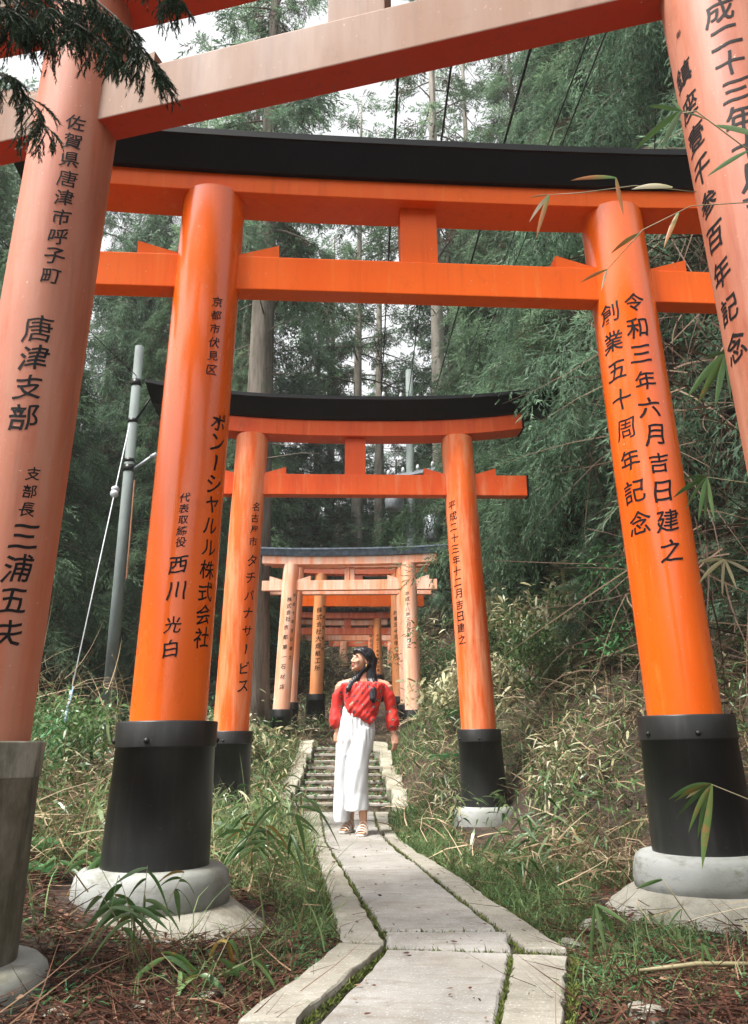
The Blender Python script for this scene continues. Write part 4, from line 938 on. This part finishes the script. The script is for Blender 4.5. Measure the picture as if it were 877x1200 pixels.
# left / centre plants
def clump(label, x, y, h, n, seed, mat='sasa', L=(.10, .18), spread=.12):
    r = random.Random(seed); root = empty('bamboo_grass_plant', (x, y, gz(x, y) - .01), label, 'bamboo grass', 'bamboo grass plants beside the path')
    for i in range(n):
        hx, hy = r.uniform(-spread, spread), r.uniform(-spread, spread); hh = h * r.uniform(.6, 1.05); lx, ly = hx * 2.2 + r.uniform(-.05, .05), hy * 1.5
        pts = [Vector((hx * .4, hy * .4, 0)), Vector((hx * .8, hy * .8, hh * .5)), Vector((lx, ly, hh))]
        mb = MB(); mb.tube(pts, [.0028, .002, .001], 5); mb.build('stem', M['stem'], root, smooth=True)
        for k in range(r.randint(4, 7)):
            a = r.uniform(0, 6.28); t_ = r.uniform(.55, 1); p = pts[1].lerp(pts[2], (t_ - .5) * 2)
            leaf_obj(root, mat if r.random() > .2 else 'browning', p, (cos(a), sin(a) * .8, r.uniform(-.5, .3)), r.uniform(*L), r.uniform(.007, .012), r.uniform(.4, .9), r.uniform(.2, .8), up=Vector((r.uniform(-.7, .7), 1, r.uniform(-.6, .6))))
    return root
clump('drooping bamboo grass in front of the left concrete footing', -.80, 3.12, .36, 6, 4, L=(.10, .16), spread=.08)
clump('low bamboo grass between the left footing and the litter, second plant of the left foreground', -.56, 2.95, .17, 4, 9, L=(.10, .16), spread=.08)
clump('long leaved bamboo grass arching over the left kerb below the woman\'s feet', -.50, 4.4, .52, 5, 14, L=(.14, .24), spread=.10)
clump('bamboo grass right of the left black drum base', -.62, 4.75, .55, 6, 15, L=(.12, .2), spread=.12)
clump('bamboo grass behind the left drum base, nearer the stairs', -.75, 6.2, .55, 6, 17, L=(.12, .2), spread=.14)
clump('bamboo grass at the left foot of the stairs', -.98, 8.8, .50, 6, 18, L=(.12, .22), spread=.16)
clump('pale bamboo grass right of the path below the second gate', 1.05, 5.9, .28, 7, 22, L=(.12, .22), spread=.16)
clump('bamboo grass beside the right drum of the second gate', 1.62, 7.2, .36, 7, 23, L=(.12, .22), spread=.18, mat='sasa_dry')
clump('small bamboo grass near the pink pillar\'s grey drum', -1.28, 3.9, .26, 5, 24, L=(.1, .16), spread=.1)
# ferns
def fern(label, x, y, n, L, seed, dz=0):
    r = random.Random(seed); root = empty('fern', (x, y, gz(x, y) + dz), label, 'fern', 'ferns on the banks')
    for i in range(n):
        a = 6.28 * i / n + r.uniform(-.3, .3); Lf = L * r.uniform(.7, 1.1); mb = MB(); d = Vector((cos(a), sin(a), .75)).normalized(); side = d.cross(Vector((0, 0, 1))).normalized()
        for k in range(14):
            t_ = .12 + .86 * k / 13; p = d * Lf * t_ - Vector((0, 0, .62 * Lf * t_ * t_)); w_ = Lf * .22 * sin(pi * (t_ * .85 + .1))
            for s in (-1, 1):
                q = p + side * s * w_ + d * w_ * .3; mb.add([p - d * .007, p + d * .009, q], [(0, 1, 2)])
        o = mb.build('frond', M['fern'], root); at = o.data.attributes.new('tone', 'FLOAT', 'POINT'); at.data.foreach_set('value', [r.uniform(.3, 1)] * len(mb.v))
fern('bright green fern beyond the left concrete footing', -1.75, 4.5, 9, .32, 1)
fern('feathery green fern between the grey drum and the left footing', -1.55, 4.05, 9, .28, 2)
fern('green fern on the left bank behind the left black drum', -2.2, 5.2, 10, .36, 3)
fern('small bright fern at the foot of the thick bare trunk', -1.95, 12.6, 9, .42, 4, .1)
fern('large pale fern on the bank beside the peeling gate, highest of the right bank', 1.15, 10.6, 10, .62, 5)
fern('pale fern just below the large one on the right bank', .85, 10.0, 9, .45, 6)
fern('green fern beside the right drum of the second gate', 1.3, 6.3, 9, .32, 7)
# stones and fallen stick
def rock(label, x, y, r_, seed, zs=.45):
    rr = random.Random(seed); ph = [rr.uniform(0, 6) for _ in range(4)]; mb = MB(); mb.ell((0, 0, 0), (1, 1, 1), 14, 9)
    mb.v = [tuple(c_ * r_ * (1 + .16 * sin(3 * v[0] + ph[0]) + .14 * sin(4 * v[1] + ph[1]) + .1 * sin(5 * v[2] + ph[2])) * (1, .8, zs)[i] for i, c_ in enumerate(v)) for v in mb.v]
    o = mb.build('stone', M['kerb'], None, smooth=False); o.location = (x, y, gz(x, y) + r_ * zs * .3); o.rotation_euler = (rr.uniform(-.2, .2), rr.uniform(-.2, .2), rr.uniform(0, 6))
    tag(o, label, 'stone', 'loose stones in the leaf litter')
rock('pale stone half buried at the bottom right corner', .80, 2.72, .06, 1)
rock('flat stone in the litter left of the near path', -.52, 2.95, .05, 2, .3)
rock('small stone beside the grey drum in the lower left', -.93, 2.72, .035, 3)
rock('grey stone among the grass right of the path corner', .92, 3.85, .07, 4)
rock('broken stone between the path kerb and right footing', .80, 3.62, .06, 5)
rock('tiny pale stone in the litter before the left footing', -.70, 2.8, .03, 6)
mb = MB(); mb.tube([(-.28, 0, 0), (-.08, .03, .012), (.12, .05, .006), (.34, .10, .02)], [.005, .008, .008, .005], 7)
o = mb.build('fallen_stick', M['stem'], None, smooth=True); o.location = (1.12, 2.92, gz(1.12, 2.92) + .045); tag(o, 'yellowish bamboo stick lying in the litter at lower right', 'stick')

M['twig_green'] = simple('dark_green_twig', (.022, .032, .014), .8)
# cedar branch hanging into the top left corner
def cedar_branch(label, pts, n, seed, L=.16):
    r = random.Random(seed); base = Vector(pts[0]); root = empty('cedar_branch', base, label, 'branch', 'cedar branches hanging in the top left corner')
    P = [Vector(p) - base for p in pts]; mb = MB(); mb.tube(P, [.006 - .005 * i / (len(P) - 1) for i in range(len(P))], 6); mb.build('bough', M['bark'], root, smooth=True)
    tw = MB(); V = []; T = []
    def along(t_):
        k = min(len(P) - 2, int(t_ * (len(P) - 1))); f = t_ * (len(P) - 1) - k; return P[k].lerp(P[k + 1], f), (P[k + 1] - P[k]).normalized()
    for i in range(n):
        p, d = along(.12 + .88 * i / n); a = r.uniform(0, 6.28); sd = Vector((cos(a), sin(a) * .6, r.uniform(-1.2, -.2)))
        dd = (d * r.uniform(.3, .9) + sd * .8).normalized(); Lt = L * r.uniform(.5, 1.25) * (1.1 - .5 * i / n); segs = 6; q = p.copy(); tp = [q.copy()]
        for s in range(segs):
            q = q + dd * Lt / segs; dd = (dd + Vector((0, 0, -.10))).normalized(); tp.append(q.copy())
        tw.tube(tp, [.0018] * segs + [.0006], 4, False)
        subs = [(tp, 1.0)]
        for s in (2, 3, 4):
            for sg in (-1, 1):
                e = (tp[s] - tp[s - 1]).normalized(); sv = (e + Vector((r.uniform(-1, 1), r.uniform(-.6, .6), r.uniform(-.7, .1))) * .8).normalized(); subs.append(([tp[s] + sv * Lt * .36 * k / 3 - Vector((0, 0, .02 * k * k * Lt)) for k in range(4)], .9))
        for pts_, f in subs:
            for k in range(len(pts_) - 1):
                a0, a1 = pts_[k], pts_[k + 1]; e = (a1 - a0); m_ = max(4, int(e.length / .0028))
                e.normalize()
                for j in range(m_):
                    b0 = a0.lerp(a1, j / m_); rv = Vector((r.uniform(-1, 1), r.uniform(-1, 1), r.uniform(-1, 1))); rv = (rv - e * rv.dot(e)).normalized()
                    tip = b0 + (e * .9 + rv * .5).normalized() * .015; pw = e.cross(rv) * .0017
                    V.append([tuple(b0 - pw), tuple(b0 + pw), tuple(tip)]); T.append(r.uniform(.1, .9))
    tw.build('twigs', M['twig_green'], root, smooth=True)
    nm = tris_mesh('needles', np.array(V), np.array(T), M['branch_near']); link(bpy.data.objects.new('needles', nm), root)
cedar_branch('dark needled cedar branch hanging low over the left pink pillar', [(-1.36, 2.05, 2.72), (-1.22, 2.03, 2.70), (-1.08, 2.0, 2.62), (-.99, 2.0, 2.52), (-.94, 2.0, 2.42)], 36, 1, .16)
cedar_branch('dark cedar branch over the top of the left pink pillar', [(-1.28, 2.0, 2.96), (-1.12, 2.0, 2.93), (-.96, 2.0, 2.86), (-.82, 2.0, 2.76), (-.76, 2.0, 2.70)], 48, 2, .19)
cedar_branch('dark cedar branch right of the left pink pillar, reaching over the beam', [(-1.08, 1.97, 3.02), (-.92, 1.98, 2.96), (-.78, 2.0, 2.84), (-.68, 2.0, 2.70), (-.64, 2.0, 2.64)], 48, 3, .17)
cedar_branch('thick dark cedar branch filling the extreme top left corner', [(-1.45, 2.0, 2.95), (-1.3, 2.0, 2.93), (-1.14, 2.0, 2.88), (-1.0, 2.0, 2.82)], 51, 4, .2)
cedar_branch('short cedar branch tip at the top edge beside the roof beam', [(-.85, 1.93, 3.08), (-.74, 1.95, 3.0), (-.64, 1.97, 2.91), (-.57, 1.97, 2.85)], 36, 5, .13)
cedar_branch('second dark cedar branch in the top left corner, behind the thick one', [(-1.3, 2.12, 3.12), (-1.12, 2.12, 3.06), (-.95, 2.1, 3.0), (-.80, 2.1, 2.93)], 51, 6, .2)

# ------------------------------------------------------------------ poles and cables
px, py = -3.45, 11.0; zg = gz(px, py)
root = empty('utility_pole', (px, py, zg), 'grey concrete utility pole with guy wire on the left bank', 'utility pole')
mb = MB(); mb.tube([(0, 0, -.5), (.02, 0, 5.6 - zg + .75)], [.084, .064], 24); mb.build('pole', M['pole'], root, smooth=True)
for z, r_, h_ in ((4.42, .076, .10), (4.56, .075, .05), (5.15, .073, .06), (5.72, .071, .10)):
    mb = MB(); mb.tube([(.015, 0, z - zg), (.015, 0, z - zg + h_)], [r_, r_], 20); mb.build('band', M['bolt'], root, smooth=True)
mb = MB(); mb.tube([(.07, 0, 4.45 - zg), (.36, -.1, 4.62 - zg)], [.022, .022], 8); mb.tube([(.34, -.1, 4.60 - zg), (.42, -.12, 4.64 - zg)], [.035, .035], 8); mb.build('bracket', M['steel'], root, smooth=True)
mb = MB(); mb.box((.10, -.02, 2.9 - zg), (.115, .02, 4.3 - zg)); mb.build('cable_guard', simple('rusty_guard', (.42, .2, .12), .8), root)
mb = MB(); mb.tube([(.08, -.05, 5.2 - zg), (.3, -.2, 5.45 - zg), (.42, .1, 5.2 - zg)], [.02, .03, .02], 8); mb.build('bracket', M['bolt'], root, smooth=True)
gt = Vector((.0, -.1, 5.1 - zg)); gb = Vector((.1, -1.9, gz(-3.35, 9.1) - zg))
mb = MB(); mb.tube([gt, gb], [.008, .008], 6); gw = mb.build('guy_wire', M['guy'], root, smooth=True)
mb = MB(); q = gt.lerp(gb, .25); e = (gb - gt).normalized(); mb.tube([q - e * .09, q - e * .05, q - e * .01, q, q + e * .01, q + e * .05, q + e * .09], [.02, .055, .05, .02, .05, .055, .02], 12); mb.build('insulator', M['guy'], gw, smooth=True)
mb = MB(); mb.tube([gt.lerp(gb, .82), gb], [.018, .018], 8); mb.build('guard_tube', simple('pale_blue_tube', (.35, .5, .65), .5), gw, smooth=True)

px, py = .86, 18.6; zg = gz(px, py)
root = empty('utility_pole', (px, py, zg), 'distant pole carrying crossarms and grey transformers in the centre', 'utility pole')
mb = MB(); mb.tube([(0, 0, -.5), (0, 0, 9.6 - zg)], [.12, .085], 16); mb.build('pole', M['pole'], root, smooth=True)
for z, a, hl in ((8.75, .35, .75), (8.45, .35, .68), (6.9, -.3, .6)):
    mb = MB(); mt = Matrix.Translation((0, -.10, z - zg)) @ Matrix.Rotation(-.10, 4, 'Y') @ Matrix.Rotation(a, 4, 'Z'); mb.box((-hl, -.04, -.04), (hl, .04, .04), mt); ca = mb.build('crossarm', M['steel'], root)
    for k in (-.9, -.3, .3, .9):
        mb = MB(); b0 = mt @ Vector((k * hl, 0, .04)); mb.tube([b0, b0 + Vector((0, 0, .06)), b0 + Vector((0, 0, .15))], [.025, .045, .025], 8); mb.build('insulator', M['guy'], ca, smooth=True)
for dx, z in ((-.38, 6.0), (.50, 5.25)):
    mb = MB(); mb.tube([(dx, -.1, z - zg), (dx, -.1, z - zg + .05), (dx, -.1, z - zg + .55), (dx, -.1, z - zg + .62)], [.17, .22, .22, .14], 16); tr_ = mb.build('transformer', M['steel'], root, smooth=True)
    mb = MB(); mb.box((min(0, dx) , -.05, z - zg + .2), (max(0, dx), .05, z - zg + .26)); mb.build('mount', M['bolt'], tr_)
def cable(label, a, b, sag, r_=.012):
    pts = []
    A, B = Vector(a), Vector(b)
    for i in range(25):
        t_ = i / 24; p = A.lerp(B, t_); p.z -= sag * 4 * t_ * (1 - t_); pts.append(tuple(p))
    mb = MB(); mb.tube(pts, [r_] * 25, 6); o = mb.build('power_cable', M['cable'], None, smooth=True); tag(o, label, 'cable', 'power cables above the path')
cable('leftmost black power cable, nearly vertical through the gap above the centre strut', (.15, 4.2, 4.75), (.17, 18.6, 8.72), .0, .009)
cable('power cable second from the left, running from the far pole to the upper centre', (.50, 4.2, 4.95), (.82, 18.6, 8.8), .0, .008)
cable('power cable in front of the pale bare tree, third from the left', (1.0, 4.2, 5.0), (1.40, 18.6, 8.7), .0, .010)
cable('thin power cable fourth from the left, over the dark cypresses', (1.40, 4.2, 5.15), (1.75, 18.6, 8.6), .05, .006)
cable('rightmost thin power cable over the dark cypresses', (1.52, 4.2, 5.2), (1.95, 18.6, 8.5), .05, .006)
cable('thin wire from the utility pole to the upper left', (-3.4, 11.0, 5.85), (-5.2, 7.0, 7.2), .1, .006)



hz = MB(); hz.box((-75, -8, -3.5), (75, 80, 45)); ho = hz.build('haze', M['ground']); tag(ho, kind='stuff')
hm = bpy.data.materials.new('haze_air'); hm.use_nodes = True; n_ = hm.node_tree.nodes; n_.clear()
pv = n_.new('ShaderNodeVolumePrincipled'); pv.inputs['Density'].default_value = .0011; pv.inputs['Color'].default_value = (.92, .96, .96, 1)
mo = n_.new('ShaderNodeOutputMaterial'); hm.node_tree.links.new(pv.outputs[0], mo.inputs['Volume'])
ho.data.materials.clear(); ho.data.materials.append(hm)
# ------------------------------------------------------------------ the woman
PX, PY = -.135, 7.58
person = empty('person', (PX, PY, .002), 'woman in red printed off-shoulder blouse and wide white trousers on the path', 'person')
def X(px_): return (px_ - 420) * .00731
def Z(py_): return (977 - py_) * .00727
def remeshed(mb, name, mat, voxel=.006, smooth_n=4, disp=None, parent=person, fac=.5):
    me = bpy.data.meshes.new(name); me.from_pydata([tuple(v) for v in mb.v], [], mb.f)
    bm = bmesh.new(); bm.from_mesh(me); bmesh.ops.recalc_face_normals(bm, faces=bm.faces); bm.to_mesh(me); bm.free()
    o = bpy.data.objects.new(name, me); C.objects.link(o)
    m = o.modifiers.new('r', 'REMESH'); m.mode = 'VOXEL'; m.voxel_size = voxel
    s = o.modifiers.new('s', 'SMOOTH'); s.factor = fac; s.iterations = smooth_n
    dg = bpy.context.evaluated_depsgraph_get(); me2 = bpy.data.meshes.new_from_object(o.evaluated_get(dg))
    o.modifiers.clear(); o.data = me2; bpy.data.meshes.remove(me); me2.name = name
    n = len(me2.vertices); co = np.zeros(n * 3, np.float32); me2.vertices.foreach_get('co', co); co = co.reshape(-1, 3)
    if disp is not None:
        no = np.zeros(n * 3, np.float32); me2.vertices.foreach_get('normal', no); no = no.reshape(-1, 3)
        co = disp(co.astype(float), no.astype(float)); me2.vertices.foreach_set('co', co.astype(np.float32).reshape(-1))
    me2.materials.clear(); me2.materials.append(M[mat]); me2.polygons.foreach_set('use_smooth', [True] * len(me2.polygons)); me2.update()
    o.parent = parent; return o
# --- body
b = MB()
HC = Vector((X(424), 0, Z(775)))                      # head centre
HR = Matrix.Rotation(R(-58), 3, 'Z') @ Matrix.Rotation(R(-8), 3, 'X')   # face turned to the left of the picture, chin a little up
def hp(x, y, z): return HC + HR @ (Vector((x, y, z)) * 1.07)
b.ell(hp(0, .018, .030), (.070, .086, .080), 24, 16, HR)            # cranium
b.ell(hp(0, -.030, -.018), (.058, .058, .078), 24, 16, HR)          # face
b.ell(hp(0, -.052, -.070), (.034, .034, .030), 16, 10, HR)          # jaw and chin
b.ell(hp(0, -.080, -.088), (.017, .014, .014), 12, 8, HR)
b.tube([hp(0, -.082, .014), hp(0, -.093, -.010), hp(0, -.101, -.026), hp(0, -.092, -.036)], [.008, .010, .012, .008], 10)   # nose
for s in (-1, 1):
    b.ell(hp(s * .014, -.092, -.032), (.009, .010, .008), 10, 6, HR)
    b.ell(hp(s * .034, -.066, -.022), (.020, .018, .020), 12, 8, HR)    # cheek
    b.ell(hp(s * .030, -.078, .028), (.022, .010, .008), 12, 6, HR)     # brow
    b.ell(hp(s * .070, .008, -.012), (.010, .019, .032), 12, 8, HR)     # ear
b.ell(hp(0, -.088, -.052), (.022, .010, .006), 12, 6, HR); b.ell(hp(0, -.087, -.062), (.019, .011, .007), 12, 6, HR)   # lips
b.tube([hp(0, .01, -.05), (X(425), .012, Z(799)), (X(425), .02, Z(808))], [.046, .045, .062], 18)   # neck
b.tube([(X(399), .02, Z(806)), (X(411), .02, Z(803.5)), (X(425), .02, Z(801)), (X(441), .02, Z(803.5)), (X(452), .02, Z(806))], [.046, .050, .060, .050, .046], 16)   # shoulders
for xx in (398, 453): b.ell((X(xx), .02, Z(807)), (.046, .046, .050), 14, 10)
b.tube([(X(425), .015, Z(805)), (X(424), .01, Z(822)), (X(422), .01, Z(838)), (X(419), .02, Z(852)), (X(418), .03, Z(862))], [(.15, .09), (.125, .095), (.105, .085), (.13, .10), (.12, .09)], 24)   # torso
armL = [(X(397), .02, Z(806)), (X(392), .03, Z(833)), (X(393), .0, Z(856)), (X(394), -.005, Z(861))]
armR = [(X(455), .02, Z(806)), (X(459), .05, Z(834)), (X(461), .02, Z(860)), (X(463), .012, Z(864))]
for arm in (armL, armR): b.tube(arm, [.046, .036, .024, .022], 14)
def hand(p, d, side, palm_n):
    p = Vector(p); d = Vector(d).normalized(); nrm = Vector(palm_n).normalized(); sd = d.cross(nrm).normalized()
    b.tube([p, p + d * .03, p + d * .085], [(.021, .017), (.036, .016), (.034, .014)], 14)
    b.ell(p + d * .055, (.018, .018, .03), 12, 8)
    for k, (o_, L_) in enumerate(((-.029, .062), (-.010, .072), (.010, .068), (.028, .052))):
        q = p + d * .085 + sd * o_; c1 = q + d * L_ * .42 + nrm * .004; c2 = c1 + (d * .85 + nrm * .55) * L_ * .33; c3 = c2 + (d * .6 + nrm * .8) * L_ * .27
        b.tube([q - d * .012, q, c1, c2, c3], [.0095, .0095, .009, .0085, .0065], 9)
    q = p + d * .035 + sd * (-.034 * side) + nrm * .004; b.tube([p + d * .018 - sd * .015 * side, q, q + (d * .7 - sd * .6 * side + nrm * .3) * .032, q + (d * 1.5 - sd * .65 * side + nrm * .7) * .036], [.013, .0125, .010, .007], 9)
hand((X(394), -.006, Z(861)), (.03, -.03, -1), 1, (.9, .35, 0))
hand((X(463), .010, Z(864)), (.10, -.12, -1), -1, (-.75, .6, .0))
# legs and feet
legA = [(X(412), .03, Z(862)), (X(403), .05, Z(905)), (X(408), .16, Z(940)), (X(410), .16, Z(962))]
legB = [(X(427), .01, Z(862)), (X(420), -.06, Z(902)), (X(425), -.05, Z(945)), (X(426), -.06, Z(962))]
for lg in (legA, legB): b.tube(lg, [.080, .055, .045, .033], 16)
def foot(ank, toe, w_=.04):
    a = Vector(ank); t_ = Vector(toe); d = (t_ - a); d.z = 0; d.normalize(); sd = d.cross(Vector((0, 0, 1)))
    heel = Vector((a.x, a.y, .035)) - d * .035
    b.tube([a, Vector((a.x, a.y, .06)), heel + d * .01], [.032, .034, .030], 14)
    b.tube([heel + Vector((0, 0, .0)), a + d * .02 + Vector((0, 0, .055 - a.z)), (a + t_) / 2 + Vector((0, 0, .042 - (a.z + t_.z) / 2)), t_ + Vector((0, 0, .03 - t_.z))], [(.030, .026), (.033, .032), (.042, .024), (.036, .015)], 14)
    for k, (o_, L_, r_) in enumerate(((-.028, .034, .012), (-.010, .032, .009), (.004, .028, .008), (.017, .024, .008), (.029, .018, .0075))):
        q = t_ + sd * o_ ; q.z = .026; b.tube([q - d * .01, q + d * L_ * .6, q + d * L_], [r_, r_, r_ * .7], 8)
footA = ((X(410), .15, Z(962)), (X(403), .045, .03)); footB = ((X(426), -.06, Z(962)), (X(424), -.21, .03))
foot(*footA); foot(*footB)
remeshed(b, 'body', 'skin', .0055, 3)
# eyes, lips, earring
for s in (-1, 1):
    e_ = MB(); e_.ell(hp(s * .030, -.083, .004), (.010, .005, .0035), 12, 8, HR); e_.build('eye', M['eye'], person, smooth=True)
    e_ = MB(); e_.tube([hp(s * .014, -.090, .026), hp(s * .030, -.090, .032), hp(s * .046, -.080, .026)], [.002, .0028, .0015], 6); e_.build('eyebrow', M['hair'], person, smooth=True)
e_ = MB(); e_.ell(hp(0, -.092, -.0535), (.020, .008, .0045), 12, 6, HR); e_.ell(hp(0, -.091, -.062), (.017, .008, .0050), 12, 6, HR); remeshed(e_, 'lips', 'lips', .002, 1)
for s in (1, -1):
    e_ = MB(); e_.ell(hp(s * .078, -.002, -.052), (.006, .006, .012), 10, 8, HR); e_.build('earring', M['gold'], person, smooth=True)
# --- hair
h = MB()
h.ell(hp(0, .032, .038), (.079, .086, .084), 24, 16, HR)
h.ell(hp(0, .0, .070), (.066, .080, .048), 24, 12, HR)
h.ell(hp(0, .090, .030), (.045, .040, .050), 16, 10, HR)
for s in (-1, 1): h.tube([hp(s * .012, -.078, .078), hp(s * .052, -.050, .060), hp(s * .072, -.012, .028), hp(s * .076, .015, -.01)], [(.012, .012), (.018, .022), (.016, .026), (.016, .022)], 12)
h.tube([hp(.020, .085, .04), (X(434), .02, Z(785)), (X(436), -.01, Z(800)), (X(436), -.085, Z(812)), (X(437), -.115, Z(823)), (X(438), -.115, Z(828))], [(.05, .055), (.052, .055), (.050, .040), (.044, .026), (.030, .016), (.010, .006)], 20)
h.tube([hp(.01, .07, .03), (X(432), .03, Z(786)), (X(433), .015, Z(800)), (X(434), -.03, Z(812)), (X(435), -.08, Z(822))], [(.05, .05), (.055, .05), (.05, .04), (.045, .03), (.012, .01)], 20)
h.tube([hp(-.02, .085, .03), (X(429), .085, Z(792)), (X(428), .11, Z(808)), (X(430), .11, Z(822))], [(.05, .06), (.075, .05), (.07, .035), (.03, .02)], 20)
h.tube([hp(.055, .045, -.02), (X(419), -.02, Z(795)), (X(412), -.075, Z(803)), (X(407), -.105, Z(811)), (X(405), -.11, Z(816))], [(.026, .03), (.030, .024), (.032, .016), (.022, .011), (.006, .004)], 16)
def hair_disp(co, no):
    a = co[:, 0] * 260 + co[:, 1] * 190; return co + no * (.0014 * np.sin(a + 5 * co[:, 2]) + .0012 * np.sin(a * 2.3))[:, None]
remeshed(h, 'hair', 'hair', .0045, 2, hair_disp)
# --- blouse
c = MB()
c.tube([(X(425), .012, Z(803)), (X(425), .010, Z(806)), (X(425), .0, Z(814)), (X(424), -.01, Z(826)), (X(423.5), -.01, Z(837)), (X(424), -.01, Z(843))], [(.205, .095), (.215, .110), (.182, .12), (.160, .12), (.152, .12), (.140, .115)], 36)
c.tube([(X(410), -.01, Z(832)), (X(424), -.015, Z(838)), (X(437), -.01, Z(850))], [(.07, .11), (.10, .12), (.050, .11)], 20)   # hem hangs lower at one side
c.tube([(X(408), .01, Z(808)), (X(399), .015, Z(810)), (X(394), .02, Z(818)), (X(392), .02, Z(834)), (X(391), .0, Z(848)), (X(391.5), -.003, Z(853)), (X(393), -.003, Z(857))], [(.04, .07), .050, .050, .049, .055, .046, .026], 24)
c.tube([(X(442), .01, Z(808)), (X(452), .015, Z(810)), (X(457), .02, Z(818)), (X(459.5), .04, Z(834)), (X(461), .025, Z(849)), (X(461), .02, Z(856)), (X(462), .018, Z(860))], [(.04, .07), .050, .052, .053, .063, .055, .026], 24)
def bl_disp(co, no):
    th = np.arctan2(co[:, 1], co[:, 0] - X(425)); z = co[:, 2]
    f = np.clip((z - Z(822)) / .12, 0, 1); dg_ = co[:, 0] * 55 - co[:, 2] * 42
    d = .003 * f * np.sin(th * 34) + .0030 * np.sin(dg_ + 1.5 * np.sin(z * 21)) * (1 - .5 * f) + .002 * np.sin(dg_ * 2.1 + 2)
    cuff = np.exp(-((z - Z(855)) / .02) ** 2); d = d + cuff * .005 * np.sin(co[:, 0] * 330)
    arm = np.clip((np.abs(co[:, 0] - X(425)) - .13) / .05, 0, 1); d = d * (1 - .65 * arm); neck = np.exp(-((z - Z(806)) / .012) ** 2); d = d + neck * .005 * np.sin(th * 46)
    return co + no * d[:, None]
remeshed(c, 'blouse', 'blouse', .0065, 2, bl_disp)
# --- trousers
p_ = MB()
p_.tube([(X(419), .01, Z(831)), (X(419), .01, Z(836)), (X(418.5), .012, Z(846)), (X(417), .015, Z(862)), (X(415.5), .015, Z(872)), (X(414), .015, Z(890))], [(.128, .10), (.140, .112), (.152, .122), (.165, .13), (.162, .125), (.13, .09)], 36)
p_.tube([(X(407), .03, Z(858)), (X(403), .05, Z(880)), (X(401), .08, Z(910)), (X(400.5), .11, Z(940)), (X(400.5), .125, Z(964))], [(.095, .115), (.086, .115), (.076, .11), (.072, .11), (.076, .12)], 32)
p_.tube([(X(425), .0, Z(858)), (X(422), -.03, Z(880)), (X(418), -.065, Z(905)), (X(417.5), -.055, Z(930)), (X(418), -.05, Z(950.5))], [(.108, .12), (.106, .115), (.098, .105), (.097, .105), (.108, .118)], 32)
def tr_disp(co, no):
    z = co[:, 2]; f = np.clip((z - Z(880)) / .25, 0, 1); th = co[:, 0] * 60
    d = .0045 * f * np.sin(co[:, 0] * 170 + co[:, 1] * 60 + z * 6) + .006 * (1 - f) * np.sin(co[:, 0] * 38 + z * 9 + 1.2) + .002 * np.sin(co[:, 0] * 90 - z * 20)
    wb = np.exp(-((z - Z(833)) / .010) ** 2); return co + no * (d * (1 - wb))[:, None]
remeshed(p_, 'trousers', 'trousers', .007, 2, tr_disp)
d_ = MB()
for s in (-1, 1): d_.tube([(X(412), -.135, Z(840)), (X(412 + s * 1.2), -.14, Z(843)), (X(412 + s * .8), -.14, Z(850 + s))], [.003, .0025, .002], 6)
d_.build('drawstring', M['trousers'], person, smooth=True)
# --- sandals
for (an, to) in (footA, footB):
    a = Vector(an); t_ = Vector(to); d = t_ - a; d.z = 0; Lh = d.length; d.normalize(); ang = atan2(d.y, d.x) - pi / 2
    rt = Matrix.Translation((a.x, a.y, 0)) @ Matrix.Rotation(ang, 4, 'Z')
    mb = MB(); ring = []
    outl = [(0, -.055), (.032, -.04), (.036, .03), (.046, Lh * .8), (.044, Lh + .01), (.02, Lh + .045), (-.025, Lh + .04), (-.044, Lh), (-.042, Lh * .6), (-.034, .02), (-.03, -.04)]
    mb.loft([[rt @ Vector((x_, y_, z_)) for x_, y_ in outl] for z_ in (.0, .014)]); so = mb.build('sandal', M['sandal'], person, bevel=.003)
    for yy, hh, w_ in ((Lh - .0, .036, .046), (Lh - .035, .052, .046), (Lh * .45, .070, .043), (.012, .095, .040)):
        mb = MB(); pts = [rt @ Vector((w_ * cos(pi * k / 10), yy + (.01 * sin(pi * k / 10)), .012 + hh * sin(pi * k / 10) ** .8)) for k in range(11)]
        mb.tube(pts, [(.0045, .010)] * 11, 8); mb.build('strap', M['sandal'], so, smooth=True)
